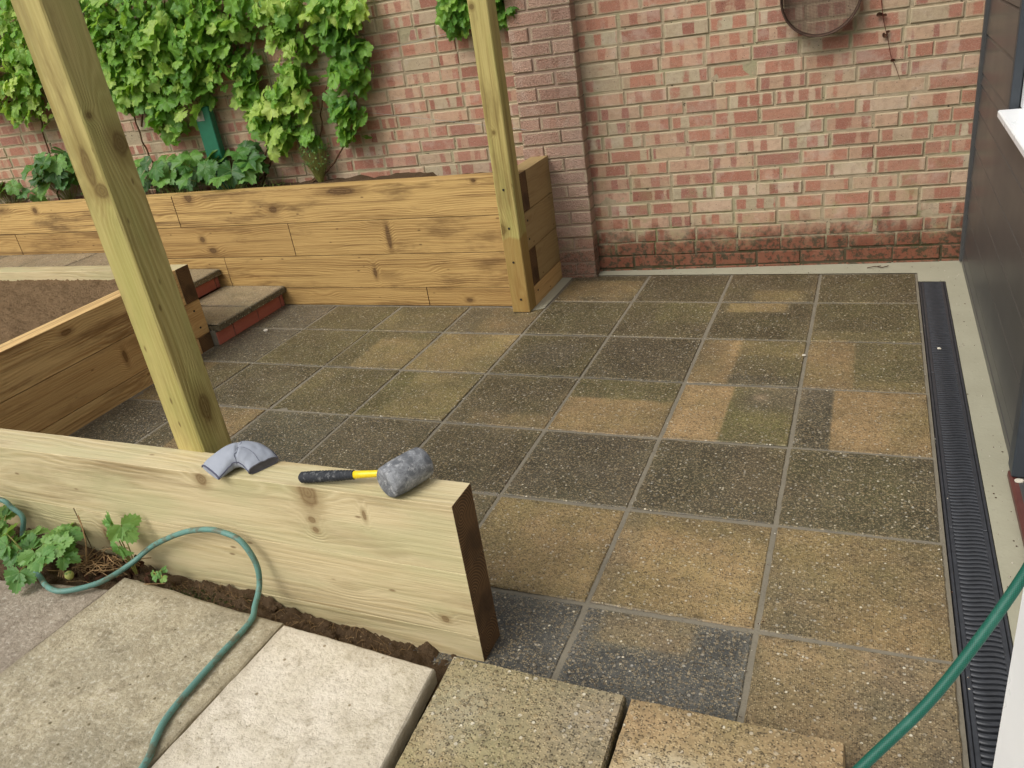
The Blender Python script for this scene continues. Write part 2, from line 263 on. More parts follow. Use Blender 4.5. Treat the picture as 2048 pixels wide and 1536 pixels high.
def hose_mat(name, a, b, dirt, amt):
    g = G(name); u, v, _ = g.sep(g.uv())
    s1 = g.m('SINE', g.m('MULTIPLY', g.m('ADD', g.m('MULTIPLY', u, 110.0), v), 6.2832)); s2 = g.m('SINE', g.m('MULTIPLY', g.m('SUBTRACT', g.m('MULTIPLY', u, 110.0), v), 6.2832))
    k = g.mr(g.m('MINIMUM', g.m('ABSOLUTE', s1), g.m('ABSOLUTE', s2)), .42, .12)
    c = g.mix(g.m('MULTIPLY', k, .8), a, b); n = g.noise(g.pos(), 26, 5, .7)
    c = g.mix(g.mr(n, .5, .64, 0, amt), c, dirt); g.bump(k, -.5, .0015); return g.fin(c, .5, .35)
M_HOSE = hose_mat('braided_hose_dusty', S(70, 116, 108), S(140, 172, 156), S(98, 92, 70), .8)
M_HOSE2 = hose_mat('braided_hose_green', S(20, 92, 74), S(3, 40, 34), S(60, 110, 96), .25)
def rubber_mat():
    g = G('scuffed_rubber'); p = g.obj(); n = g.noise(p, 26, 5, .7, dist=1.5); n2 = g.noise(g.vm(p, (1, 1, 1)), 70, 4, .7)
    c = g.mix(g.mr(n, .38, .7, 0, .8), S(98, 100, 103), S(158, 160, 162)); c = g.mix(g.mr(n2, .5, .72, 0, .55), c, S(204, 204, 202)); c = g.mix(g.mr(g.noise(p, 150, 4, .7), .55, .75, 0, .6), c, S(56, 58, 62)); g.bump(n2, .3, .002); return g.fin(c, .75, .3)
M_RUBBER = rubber_mat()
def grip_mat():
    g = G('dusty_grip'); p = g.obj(); n = g.noise(p, 60, 4, .7); return g.fin(g.mix(g.mr(n, .5, .72, 0, .7), S(44, 46, 50), S(150, 150, 148)), .7, .3)
M_GRIP = grip_mat()
M_YEL = plain('yellow_fibreglass', S(238, 206, 28), .35, .5, 0, .06, 40)
def cloth_mat():
    g = G('grey_woven_cloth'); u, v, _ = g.sep(g.uv()); wv = g.m('MULTIPLY', g.m('SINE', g.m('MULTIPLY', u, 900.0)), g.m('SINE', g.m('MULTIPLY', v, 900.0)))
    n = g.noise(g.pos(), 30, 4); c = g.mix(n, S(160, 164, 172), S(140, 145, 154)); g.bump(wv, .3, .0015); return g.fin(c, .9, .15)
M_CLOTH = cloth_mat(); M_SEAM = plain('dark_seam', S(92, 92, 108), .9, .1); M_OPENSHADE = plain('cuff_opening_shade', S(96, 94, 98), .9, .1)
M_FRUIT = plain('unripe_strawberry', S(176, 178, 100), .4, .4, 0, .1, 90); M_FRUITR = plain('ripening_strawberry', S(190, 92, 56), .4, .4, 0, .12, 50)
M_MOSS = plain('moss', S(60, 66, 34), .95, .1, 0, .3, 80)
M_STONE = plain('pale_stone_chip', S(206, 198, 180), .8, .3, 0, .1, 60); M_GRAV = plain('grey_gravel', S(110, 110, 112), .8, .3, 0, .2, 60)
M_GRASS = plain('far_ground', S(84, 86, 62), .95, .1, 0, .2, 2)
M_GLASS = None
def glass():
    g = G('window_glass'); return g.fin(S(210, 216, 220), .06, .8)  # pale opaque base colour stands in for bright sky reflected in the pane
M_GLASS = glass()

# ------------------------------------------------------------------ mesh builder
class MB:
    def __init__(s): s.v = []; s.f = []; s.uv = []; s.mi = []; s.c = []; s.t = []
    def face(s, pts, uvs=None, mi=0, c=(.5, .5, .5), t=None):
        b = len(s.v); s.v += [tuple(p) for p in pts]; s.f.append(tuple(range(b, b + len(pts)))); s.uv.append(uvs or [(0, 0)] * len(pts)); s.mi.append(mi); s.c.append(c); s.t.append(t)
    def box(s, o, L, W, H, mi=0, mend=None, c=None, ch=.004, uo=None, centred=False):
        """chamfered box from corner o along vectors L (grain), W, H"""
        o, L, W, H = map(Vector, (o, L, W, H)); l, w, h = L.length, W.length, H.length; eL, eW, eH = L / l, W / w, H / h
        c = c or (random.random(), random.random(), random.random()); uo = uo if uo is not None else random.uniform(0, 9); mend = mi if mend is None else mend
        D = (l, w, h); ch = min(ch, .45 * min(D)); key = {}
        P = lambda a: o + eL * a[0] + eW * a[1] + eH * a[2]
        flip = eL.cross(eW).dot(eH) < 0
        def uvf(a, n):
            if n == 0: return (a[1] - w / 2, a[2] - h / 2)
            if n == 1: return (a[0] + uo - (l / 2 if centred else 0), a[2] - (h / 2 if centred else 0) + (0 if centred else (1.7 if a[1] > w / 2 else 0)))
            return (a[0] + uo - (l / 2 if centred else 0), a[1] + 3.1)
        def add(cs, n):
            nm = (P(cs[1]) - P(cs[0])).cross(P(cs[2]) - P(cs[0])); ce = sum((P(q) for q in cs), Vector()) / len(cs)
            if nm.dot(ce - (o + (L + W + H) / 2)) < 0: cs = cs[::-1]
            s.face([P(q) for q in cs], [uvf(q, n) for q in cs], mend if n == 0 else mi, c)
        import itertools
        for ax in range(3):
            a1, a2 = [k for k in range(3) if k != ax]
            for sd_ in (0, 1):
                cs = []
                for (x, y) in ((0, 0), (1, 0), (1, 1), (0, 1)):
                    q = [0, 0, 0]; q[ax] = D[ax] * sd_; q[a1] = (D[a1] - ch) if x else ch; q[a2] = (D[a2] - ch) if y else ch; cs.append(q)
                add(cs, ax)
        for ax in range(3):                      # edges parallel to ax
            a1, a2 = [k for k in range(3) if k != ax]
            for x in (0, 1):
                for y in (0, 1):
                    A = [0, 0, 0]; A[a1] = D[a1] * x; A[a2] = (D[a2] - ch) if y else ch
                    B = [0, 0, 0]; B[a2] = D[a2] * y; B[a1] = (D[a1] - ch) if x else ch
                    A0 = list(A); A1 = list(A); B0 = list(B); B1 = list(B)
                    A0[ax] = B0[ax] = ch; A1[ax] = B1[ax] = D[ax] - ch
                    add([A0, A1, B1, B0], 0 if a1 == 0 else a1)
        for x, y, z in itertools.product((0, 1), repeat=3):
            i = [D[k] - ch if (x, y, z)[k] else ch for k in range(3)]; e = [D[k] * (x, y, z)[k] for k in range(3)]
            add([[e[0], i[1], i[2]], [i[0], e[1], i[2]], [i[0], i[1], e[2]]], 0)
        return s
    def tube(s, pts, r, n=8, mi=0, c=None, cap=True, uvs=1.0):
        pts = [Vector(p) for p in pts]; N = len(pts); rs = r if hasattr(r, '__len__') else [r] * N; c = c or (random.random(),) * 3
        rings = []; t0 = (pts[1] - pts[0]).normalized(); up = Vector((0, 0, 1)) if abs(t0.z) < .9 else Vector((1, 0, 0)); nn = t0.cross(up).normalized(); ln = 0; ls = []
        for i in range(N):
            t = (pts[min(i + 1, N - 1)] - pts[max(i - 1, 0)]).normalized(); nn = (nn - t * nn.dot(t)).normalized(); b = t.cross(nn)
            rings.append([pts[i] + (nn * math.cos(6.28318 * k / n) + b * math.sin(6.28318 * k / n)) * rs[i] for k in range(n)])
            ls.append(ln); ln += (pts[min(i + 1, N - 1)] - pts[i]).length
        for i in range(N - 1):
            for k in range(n):
                k2 = (k + 1) % n
                s.face([rings[i][k], rings[i][k2], rings[i + 1][k2], rings[i + 1][k]], [(ls[i], k / n * 8 * uvs), (ls[i], (k + 1) / n * 8 * uvs), (ls[i + 1], (k + 1) / n * 8 * uvs), (ls[i + 1], k / n * 8 * uvs)], mi, c)
        if cap: s.face(rings[0][::-1], None, mi, c); s.face(rings[-1], None, mi, c)
        return s
    def build(s, name, mats, parent=None, smooth=False, weld=False):
        me = bpy.data.meshes.new(name); me.from_pydata(s.v, [], s.f)
        mats = mats if isinstance(mats, (list, tuple)) else [mats]
        for m_ in mats: me.materials.append(m_)
        me.polygons.foreach_set('material_index', s.mi)
        ul = me.uv_layers.new(name='UVMap'); ul.data.foreach_set('uv', [x for f in s.uv for p in f for x in p])
        ca = me.color_attributes.new('rnd', 'FLOAT_COLOR', 'CORNER'); ca.data.foreach_set('color', [x for f, c in zip(s.f, s.c) for _ in f for x in (*c, 1)])
        if any(t is not None for t in s.t):
            ta = me.color_attributes.new('tone', 'FLOAT_COLOR', 'CORNER'); ta.data.foreach_set('color', [x for f, t in zip(s.f, s.t) for k in range(len(f)) for x in (*(t[k] if t else (0, 0, 0)), 1)])
        if weld or smooth:
            bm = bmesh.new(); bm.from_mesh(me); bmesh.ops.remove_doubles(bm, verts=bm.verts, dist=1e-5); bm.to_mesh(me); bm.free()
        if smooth: me.polygons.foreach_set('use_smooth', [True] * len(me.polygons))
        ob = bpy.data.objects.new(name, me); COL.objects.link(ob)
        if parent:
            ob.parent = parent; ob.matrix_parent_inverse = Matrix.Translation(-parent.location)
        return ob
def thing(name, label, cat, loc=(0, 0, 0), group=None):
    o = bpy.data.objects.new(name, None); COL.objects.link(o); o.location = loc; o.empty_display_size = .1
    o['label'] = label; o['category'] = cat
    if group: o['group'] = group
    return o
def tag(o, label, cat, group=None):
    o['label'] = label; o['category'] = cat
    if group: o['group'] = group
    return o
def setting(o, kind='structure'): o['kind'] = kind; return o
def spline(pts, n=8):
    P = [Vector(p) for p in pts]; out = []
    for i in range(len(P) - 1):
        a, b, c, d = P[max(i - 1, 0)], P[i], P[i + 1], P[min(i + 2, len(P) - 1)]
        for k in range(n):
            t = k / n; out.append(.5 * ((2 * b) + (c - a) * t + (2 * a - 5 * b + 4 * c - d) * t * t + (3 * b - a - 3 * c + d) * t ** 3))
    out.append(P[-1]); return out
X, Y, Z = Vector((1, 0, 0)), Vector((0, 1, 0)), Vector((0, 0, 1))
def V(*a): return Vector(a)
WA = V(-1.668, .026, 0); WDr = V(1, .058, 0).normalized(); WNr = V(.058, -1, 0).normalized()      # brick wall line and its outward normal
def wp(s, z, off=0): return WA + WDr * s + WNr * off + Z * z
def fbm(p, o=4): return noise.fractal(Vector(p), 1.0, 2.0, o)

# ------------------------------------------------------------------ ground, patio and hard setting
random.seed(3)
b = MB(); b.face([(-40, -40, -.16), (40, -40, -.16), (40, 40, -.16), (-40, 40, -.16)]); setting(b.build('ground', M_GRASS))
b = MB(); PX0, PX1, PY0, PY1 = -3.62, .0, -4.8, .0
b.face([(-3.62, -4.9, -.004), (-.0, -4.9, -.004), (-.0, -.034, -.004), (-3.62, -.034, -.004)]); MORT = b
PATCH = {   # (column from the drain, row from the wall): buff, green, blue, [(u0,u1,v0,v1,dbuff,dgreen,dblue,soft)]
 (0, 0): (.16, .25, 0, []), (1, 0): (.14, .15, 0, [(.3, .9, 0, .4, .28, .1, 0, .12)]), (2, 0): (.12, .1, 0, []), (3, 0): (.46, 0, 0, [(0, 1, .8, 1, -.3, 0, 0, .04), (0, 1, .0, .15, -.1, 0, 0, .05)]),
 (0, 1): (.12, .4, 0, [(0, 1, 0, .25, .18, .1, 0, .08), (.5, 1, .8, 1, -.05, .1, 0, .1)]), (1, 1): (.12, .25, 0, [(.1, .75, .72, 1, .38, .1, 0, .06)]), (2, 1): (.12, .3, 0, [(.4, 1, .4, 1, .1, .4, 0, .2)]), (3, 1): (.13, .4, 0, []),
 (4, 1): (.36, .1, 0, [(0, .35, 0, 1, -.12, .1, .1, .1)]), (5, 1): (.34, .4, 0, [(0, 1, .7, 1, -.12, 0, 0, .15)]), (6, 1): (.2, .5, 0, []), (7, 1): (.15, .1, .4, []),
 (0, 2): (.26, .5, 0, [(0, .42, 0, 1, .24, -.4, 0, .04), (.42, 1, .0, .2, .1, 0, 0, .1)]), (1, 2): (.25, .4, 0, [(0, .38, 0, 1, .24, -.3, 0, .05), (.3, 1, .62, 1, .16, 0, 0, .08), (.38, 1, 0, .2, -.14, 0, .2, .03)]), (2, 2): (.08, .1, .1, []), (3, 2): (.12, .25, 0, [(.2, .8, .2, .8, -.02, -.2, .2, .2)]),
 (4, 2): (.46, .35, 0, [(.6, 1, .5, 1, .1, 0, 0, .2)]), (5, 2): (.42, .35, 0, [(0, .3, 0, 1, -.24, .1, 0, .05), (.3, 1, .8, 1, -.2, .1, 0, .1)]), (6, 2): (.18, .5, 0, []), (7, 2): (.13, .1, .4, []),
 (0, 3): (.60, 0, 0, [(0, .27, 0, 1, -.50, .15, .25, .02), (.7, 1, 0, 1, -.08, .1, 0, .2)]), (1, 3): (.68, 0, 0, [(.46, 1, 0, 1, -.40, .75, 0, .02), (.55, 1, .55, 1, -.1, -.4, .2, .2), (.66, .74, .74, .84, .45, -.6, .4, .10)]), (2, 3): (.52, .15, 0, [(0, 1, .62, 1, -.32, .4, 0, .03)]), (3, 3): (.14, .1, .05, [(.2, 1, 0, .25, .2, 0, 0, .1)]),
 (4, 3): (.4, .6, 0, [(0, .25, 0, 1, -.2, .1, 0, .1)]), (5, 3): (.14, .35, 0, [(0, .3, .3, 1, .2, .1, 0, .2)]), (6, 3): (.13, .2, .1, []), (7, 3): (.42, .2, 0, [(.5, 1, 0, 1, -.2, 0, 0, .1)]),
 (0, 4): (.14, .35, .1, [(.0, .4, 0, .5, .1, -.1, 0, .2)]), (1, 4): (.12, .25, .15, [(.65, 1, .2, 1, .12, -.2, -.1, .15)]), (2, 4): (.1, .1, .2, []), (3, 4): (.13, .1, .1, []), (4, 4): (.12, .15, .15, []), (5, 4): (.08, .35, .35, []), (6, 4): (.45, .1, 0, [(0, .35, 0, 1, -.3, 0, .1, .05)]), (7, 4): (.06, .1, .3, []),
 (0, 5): (.46, .15, 0, [(0, .35, 0, .6, -.08, 0, .1, .2)]), (1, 5): (.6, .15, 0, [(0, .15, 0, 1, -.15, 0, .1, .1), (0, 1, .8, 1, -.12, .1, 0, .1)]), (2, 5): (.55, .2, 0, []), (3, 5): (.3, .1, .1, []),
 (0, 6): (.52, 0, .1, [(0, 1, .75, 1, .08, 0, 0, .2), (.5, 1, 0, 1, -.12, 0, .1, .3)]), (1, 6): (.06, 0, .95, [(.1, .7, .7, 1, .4, .1, -.7, .1)]), (2, 6): (.06, 0, .85, []), (3, 6): (.1, 0, .6, []),
}
ptb = MB(); NG = 34; JW = .006
def slab(cx0, cx1, cy0, cy1, spec, zt=0.0, seed=0):
    buff, gr, bl, pts = spec; th = random.uniform(-.002, .002), random.uniform(-.002, .002), random.uniform(-.0012, .0015); rc = (random.random(), random.random(), random.random())
    def tone(u, v):
        a, g_, c_ = buff, gr, bl
        for (u0, u1, v0, v1, da, dg, db, s_) in pts:
            w = .012 * noise.noise(V(u * 9, v * 9, seed)); sm = lambda t: max(0, min(1, t))
            k = sm((u - u0 + w) / s_ + .5 if u0 > 0 else 1) * sm((u1 - u + w) / s_ + .5 if u1 < 1 else 1) * sm((v - v0 + w) / s_ + .5 if v0 > 0 else 1) * sm((v1 - v + w) / s_ + .5 if v1 < 1 else 1)
            a += da * k; g_ += dg * k; c_ += db * k
        e = min(u, v, 1 - u, 1 - v); k = max(0, 1 - e / (.07 + .05 * noise.noise(V(u * 5, v * 5, seed + 9)))); a += (.36 - a) * k * .6; g_ *= 1 - .4 * k      # worn, dusty margin
        n_ = noise.noise(V(u * 2.2 + seed, v * 2.2, 1.3)) * .10
        return (max(0, a + n_), max(0, g_), max(0, c_))
    gu = lambda i: 0 if i == 0 else 1 if i == NG else .010 + .98 * (i - 1) / (NG - 2)
    def pt(i, j):
        u, v = gu(i), gu(j); x = cx0 + (cx1 - cx0) * u; y = cy0 + (cy1 - cy0) * v; ed = i in (0, NG) or j in (0, NG)
        w = .0022 * noise.noise(V(x * 22, y * 22, 4)) + .0012 * noise.noise(V(x * 70, y * 70, 9))
        if i == 0: x += w + .001
        if i == NG: x += w - .001
        if j == 0: y += w + .001
        if j == NG: y += w - .001
        z = zt + th[0] * (u - .5) * 2 + th[1] * (v - .5) * 2 + th[2] + .0009 * noise.noise(V(x * 9, y * 9, 2)) - (.0035 if ed else 0)
        return (x, y, z)
    for i in range(NG):
        for j in range(NG):
            q = [(i, j), (i + 1, j), (i + 1, j + 1), (i, j + 1)]
            ptb.face([pt(*k) for k in q], [(gu(k[0]), gu(k[1])) for k in q], 0, rc, [tone(gu(k[0]), gu(k[1])) for k in q])
P_ = .45
for c_ in range(8):
    for r_ in range(11):
        x1 = -c_ * P_; x0 = x1 - P_; y1 = -r_ * P_; y0 = y1 - P_
        if r_ == 0: y1 = -.045
        if c_ > 3 and r_ == 0: continue
        
        if c_ > 3 and r_ == 1: y1 = -.54
        if c_ == 7: x0 = -3.575
        if c_ >= 3 and r_ > 6: continue
        slab(x0 + JW, x1 - JW * (1.6 if c_ == 0 else 1), y0 + JW, y1 - JW, PATCH.get((c_, r_), (random.uniform(.1, .45), random.random() * .4, random.random() * .2, [])), 0.0, c_ * 13 + r_ * 7)
pt_o = ptb.build('patio', [M_SLAB, M_MORTAR]); setting(pt_o)
for f in MORT.f: pass
setting(MORT.build('patio_mortar', M_MORTAR))
# smooth concrete margins: strip under the brick wall, beside the drain, and along the planter
b = MB()
def strip(pts, z=-.001, t=.02):
    b.face([(x, y, z) for x, y in pts])
strip([(-1.866, -.60), (-1.806, -.56), (-1.803, -.044), (-1.866, -.044)], .0022); strip([(-1.86, -.044), (.22, -.044), (.22, .16), (-1.86, .04)], .0012)
strip([(.118, -4.8), (.30, -4.8), (.30, -.044), (.118, -.044)], .002); strip([(.0, -.168), (.118, -.168), (.118, -.044), (.0, -.044)], .0018)
setting(b.build('concrete_margin', M_CONC))

# raised path at the left and the two steps up to it
ptb = MB(); rng = random.Random(5)
for i in range(9):
    x1 = -4.555 - i * .45
    slab(x1 - .445, x1, -.98, -.535, (rng.uniform(.45, .7), .1, .5, []), .365, i); slab(x1 - .445, x1, -1.155, -.985, (rng.uniform(.35, .6), .1, .6, []), .365, i + 50)
setting(ptb.build('path', [M_SLAB]))
b = MB(); b.face([(-9, -1.16, .361), (-4.57, -1.16, .361), (-4.57, -.53, .361), (-9, -.53, .361)]); setting(b.build('path_mortar', M_MORTAR))
steps = thing('garden_steps', 'shallow steps with speckled slab treads over red brick risers between the timber beds', 'steps', (-3.55, -.85, 0))
for (xf, xb, zt, zr) in ((-3.513, -3.99, .124, 0), (-3.986, -4.57, .240, .124), (-4.50, -4.56, .364, .240)):
    tone_ = (.64, .25, .45, [])
    ptb = MB(); y_mid = -.87
    slab(xb, xf - .003, -1.15, y_mid - .004, tone_, zt, 3); slab(xb, xf - .003, y_mid + .004, -.535, tone_, zt, 8)
    for (ya, yb) in ((-1.15, y_mid - .004), (y_mid + .004, -.535)):
        ts = [(.24, .15, .3)] * 4
        ptb.face([(xf, ya, zt - .038), (xf, yb, zt - .038), (xf, yb, zt - .006), (xf, ya, zt - .006)], None, 0, (.5, .5, .5), ts)
        ptb.face([(xf, ya, zt - .006), (xf, yb, zt - .006), (xf - .004, yb, zt - .003), (xf - .004, ya, zt - .003)], None, 0, (.5, .5, .5), ts)
        ptb.face([(xf, ya, zt - .038), (xf, ya, zt - .006), (xb, ya, zt - .006), (xb, ya, zt - .038)], None, 0, (.5, .5, .5), ts)
        ptb.face([(xf, ya, zt - .038), (xb, ya, zt - .038), (xb, yb, zt - .038), (xf, yb, zt - .038)], None, 0, (.5, .5, .5), ts)
    ptb.build('tread', M_SLAB, steps)
    b = MB(); xr = xf - .03; y0 = -1.152
    k = 0
    while y0 < -.545:
        y1 = min(y0 + (.14 if k == 0 else .218), -.54); b.box((xr - .05, y0 + .003, zr), (.05, 0, 0), (0, y1 - y0 - .006, 0), (0, 0, zt - zr - .05), ch=.002, c=(random.random(),) * 3); y0 = y1; k += 1
    b.build('riser', M_TERRA, steps)
    b = MB(); b.box((xr - .06, -1.153, zr), (.055, 0, 0), (0, .618, 0), (0, 0, zt - zr - .039), ch=.002); b.build('riser_joint', M_MORTAR, steps)

# ------------------------------------------------------------------ brick wall
random.seed(11)
wall = thing('brick_wall', 'tall garden wall of banded red and buff bricks with a darker plum brick pier', 'wall', tuple(WA))
bm_ = MB(); mo = MB(); CH = .075; BL = .225
def brick(mb, s0, s1, z0, z1, off, dep=.03, jit=1.0):
    j = random.gauss(0, .0018) * jit; off += j; r = .004; s0 += random.gauss(0, .0022); s1 += random.gauss(0, .0022); z0 += random.gauss(0, .0014); z1 += random.gauss(0, .0014)
    t1, t2 = random.gauss(0, .0008), random.gauss(0, .0012)
    c = (random.random(), random.random(), random.random()); sm, zm = (s0 + s1) / 2, (z0 + z1) / 2
    hw = (s1 - s0) / 2
    def q(s, z, o): return wp(s, z, o)
    ins = [(s0 + r, z0 + r, t1), (s1 - r, z0 + r, t2), (s1 - r, z1 - r, t2), (s0 + r, z1 - r, t1)]; out_ = [(s0, z0), (s1, z0), (s1, z1), (s0, z1)]
    sc = .1075 / hw if hw < .09 else 1
    uvi = [((s - sm), z - zm) for s, z, _ in ins]; uvo = [((s - sm), z - zm) for s, z in out_]
    F = [q(s, z, off + t) for s, z, t in ins]; O = [q(s, z, off - r * .8) for s, z in out_]; Bk = [q(s, z, off - dep) for s, z in out_]
    # the face is cut in two rows so that its arris can wander a little
    mb.face(F, uvi, 0, c)
    for k in range(4):
        k2 = (k + 1) % 4; mb.face([O[k], O[k2], F[k2], F[k]], [uvo[k], uvo[k2], uvi[k2], uvi[k]], 0, c); mb.face([Bk[k], Bk[k2], O[k2], O[k]], [uvo[k], uvo[k2], uvo[k2], uvo[k]], 0, c)
SL, SR, ZT = -8.0, 1.885, 1.92
k = 0; z = -.06
while z < ZT:
    s = SL + (0 if k % 2 else -.1125) + random.uniform(-.02, .02)
    while s < SR:
        L = BL if random.random() > .10 else BL / 2
        s1 = s + L
        a, e = s + .005, min(s1 - .005, SR)
        if e - a > .02 and not (a > -.345 and e < .0): brick(bm_, a, e, z + .005, z + CH - .005, 0)
        s = s1
    z += CH; k += 1
bm_.build('brickwork', M_BRICK, wall)
# mortar as a softly uneven skin
ns, nz_ = 300, 66
def mp(i, j):
    s = SL + (SR - SL) * i / ns; z = -.1 + (ZT + .1) * j / nz_; return wp(s, z, -.0050 + .0026 * fbm((s * 11, z * 11, 3), 3))
for i in range(ns):
    for j in range(nz_): mo.face([mp(i, j), mp(i + 1, j), mp(i + 1, j + 1), mp(i, j + 1)])
mo.build('mortar', M_WMORT, wall, smooth=True)
b = MB(); b.box(wp(SL, -.1, -.02), WDr * (SR - SL), -WNr * .2, (0, 0, ZT + .1), ch=.002); b.build('wall_core', M_WMORT, wall)
b = MB(); s = SL
while s < SR: b.box(wp(s + .003, ZT + .01, .035), WDr * .594, -WNr * .29, (0, 0, .05), ch=.008, c=(random.random(),) * 3); s += .6
b.build('coping', M_CONC, wall)
# pier
b = MB(); mo = MB(); k = 0; z = -.06; PS0, PS1, PO = -.338, .004, .1
while z < ZT:
    cut = (PS0 + .2275) if k % 2 else (PS0 + .115)
    for (a, e) in ((PS0, cut - .005), (cut + .005, PS1)): brick(b, a, e, z + .005, z + CH - .005, PO, .02)
    for (sx, fl) in ((PS1, 1), (PS0, -1)):        # returns
        w = .1 - .006; c = (random.random(), random.random(), random.random()); zz0, zz1 = z + .005, z + CH - .005
        p = [wp(sx, zz0, 0), wp(sx, zz0, w), wp(sx, zz1, w), wp(sx, zz1, 0)]
        b.face(p if fl < 0 else p[::-1], [(-.05, -.03), (.05, -.03), (.05, .03), (-.05, .03)], 0, c)
    z += CH; k += 1
b.build('pier_bricks', M_PIER, wall)
b = MB(); b.box(wp(PS0 + .004, -.1, 0), WDr * (PS1 - PS0 - .008), WNr * (PO - .008), (0, 0, ZT + .1), ch=.002); b.build('pier_mortar', M_PMORT, wall)

# ------------------------------------------------------------------ sleeper structures
def sleeper(name, o, L, W, H, mat, parent, ends=E_WET, ch=.0012, c=None, uo=None):
    b = MB(); b.box(o, L, W, H, 0, 1, ch=ch, c=c, uo=uo); return b.build(name, [mat, ends], parent)
def screw(p, n, parent, r=.006):
    b = MB(); b.tube([Vector(p) - Vector(n) * .002, Vector(p) + Vector(n) * .0022], r, 8); return b.build('screw', M_SCREW, parent)
random.seed(21)
pl = thing('timber_planter', 'long raised planter of amber timber sleepers four courses high in front of the vine wall', 'planter', (-3.5, -.5, 0))
g_ = .0012
courses = [(0, .108, [-2.52], -1.965), (.1115, .308, [-3.93], -1.865), (.3115, .508, [-5.76, -3.37], -1.965), (.5115, .710, [-4.2], -1.865)]
for i, (z0, z1, br, xe) in enumerate(courses):
    xs = [-9.0] + br + [xe]
    for a, e in zip(xs[:-1], xs[1:]):
        sleeper('sleeper', (a + g_, -.53 + random.uniform(-.001, .001), z0), (e - a - 2 * g_, 0, 0), (0, .1, 0), (0, 0, z1 - z0), W_PLANTER, pl, E_WET, c=(.15 + .2 * i + .003 * xs.index(a), (.75, .35, .6, .08)[i] + .25 * (xs.index(a) % 2), random.random()), uo=a + 30)
    ys = -.428 if xe == -1.865 else -.53
    sleeper('sleeper', (-1.865, ys, z0), (0, -.01 - ys, 0), (-.098, 0, 0), (0, 0, z1 - z0), W_SIDE if i else W_BED, pl, E_WET, c=(.3, .75, .5))
for p in ((-1.865, -.486, .463), (-1.865, -.493, .366), (-1.865, -.471, .073)): screw(p, (1, 0, 0), pl)

bed = thing('raised_soil_bed', 'brown timber sleeper bed filled with raked bare soil, beside the steps', 'raised bed', (-4.5, -2, 0))
for i, (z0, z1) in enumerate(((-.1, .0825), (.086, .2805), (.284, .479))):
    nfull = i != 1
    sleeper('sleeper', (-3.58, -1.252 if nfull else -1.156, z0), (0, -1.59 - (0 if nfull else .096), 0), (-.1, 0, 0), (0, 0, z1 - z0), W_BED, bed, E_WET, c=((.11, .5, .8)[i], (.5, .9, .3)[i], .5), uo=11.252)
    x1 = -3.58 if nfull else -3.682
    sleeper('sleeper', (-9, -1.25, z0), (x1 + 9, 0, 0), (0, .094, 0), (0, 0, z1 - z0), W_FRONT if i == 2 else W_BED, bed, E_WET)
sleeper('sleeper', (-3.685, -2.84, .29), (-5.3, 0, 0), (0, .1, 0), (0, 0, .189), W_BED, bed, E_WET)
for p in ((-3.58, -1.217, .233), (-3.58, -1.211, .133)): screw(p, (1, 0, 0), bed)
def heightmesh(name, x0, x1, y0, y1, nx, ny, fz, mat, kind='structure', parent=None, smooth=True):
    b = MB()
    P = [[(x0 + (x1 - x0) * i / nx, y0 + (y1 - y0) * j / ny, fz(x0 + (x1 - x0) * i / nx, y0 + (y1 - y0) * j / ny)) for j in range(ny + 1)] for i in range(nx + 1)]
    for i in range(nx):
        for j in range(ny): b.face([P[i][j], P[i + 1][j], P[i + 1][j + 1], P[i][j + 1]])
    o = b.build(name, mat, parent, smooth=smooth)
    if not parent: setting(o, kind)
    return o
heightmesh('bed_soil', -6.6, -3.685, -2.8, -1.252, 300, 170, lambda x, y: .425 + .012 * fbm((x * 9, y * 9, 1), 3) + .017 * abs(fbm((x * 26 + y * 14, y * 40, 5), 3)) + .004 * fbm((x * 120, y * 120, 2), 2), M_SOILB)
heightmesh('planter_soil', -8.5, -1.97, -.43, .1, 240, 20, lambda x, y: .655 + .02 * fbm((x * 8, y * 8, 1), 4) - (.03 if x > -2.6 else 0), M_SOIL)

fw = thing('timber_retaining_wall', 'pale timber sleeper wall in the foreground ending in a dark wet end', 'retaining wall', (-1.09, -2.96, 0))
fd = V(-1, .0155, 0).normalized(); fn = V(.0155, 1, 0).normalized(); fo = V(-1.09, -2.967, 0)
for i, (z0, z1, br) in enumerate(((-.1, .0836, []), (.0844, .2836, [1.385]), (.2844, .484, []))):
    xs = [0] + br + [5.2]
    for a, e in zip(xs[:-1], xs[1:]): sleeper('sleeper', fo + fd * (a + g_) + Z * z0, fd * (e - a - 2 * g_), fn * .1, (0, 0, z1 - z0), W_FRONT, fw, E_WET, c=((.2, .1, .5), (.63, .25, .5), (.35, .0, .5))[i] if not a else (.637, .35, .5), uo=20 + a)

# ------------------------------------------------------------------ posts
def post(name, label, base, top, size, ang, z0, z1, group, notch=False):
    t = thing(name, label, 'post', (base[0], base[1], 0), group)
    c, s_ = math.cos(ang), math.sin(ang); L = V(top[0] - base[0], top[1] - base[1], z1 - z0)
    b = MB(); b.box((base[0], base[1], z0), L, V(-c, -s_, 0) * size, V(-s_, c, 0) * size, 0, 1, ch=.0045, c=(.37, .1, .4) if notch else (.72, .0, .4), uo=1.3 if notch else 4.2)
    b.build('post_shaft', [W_POST, E_DRY], t); return t
k = 1.2 / 1.517
p1 = post('timber_post', 'square timber post with large oval knots, nearer one, rising behind the front sleeper wall', (-1.940 + .119 * .318, -2.858 - .095 * .318), (-1.940 - .119 * k * 1.6, -2.858 + .095 * k * 1.6), .106, -.053, 0, 2.4, 'timber pergola posts')
p2 = post('timber_post', 'square timber post with a row of screws, farther one, fixed to the planter corner', (-1.864, -.62), (-1.858, -.62), .1, 0, 0, 2.5, 'timber pergola posts', True)
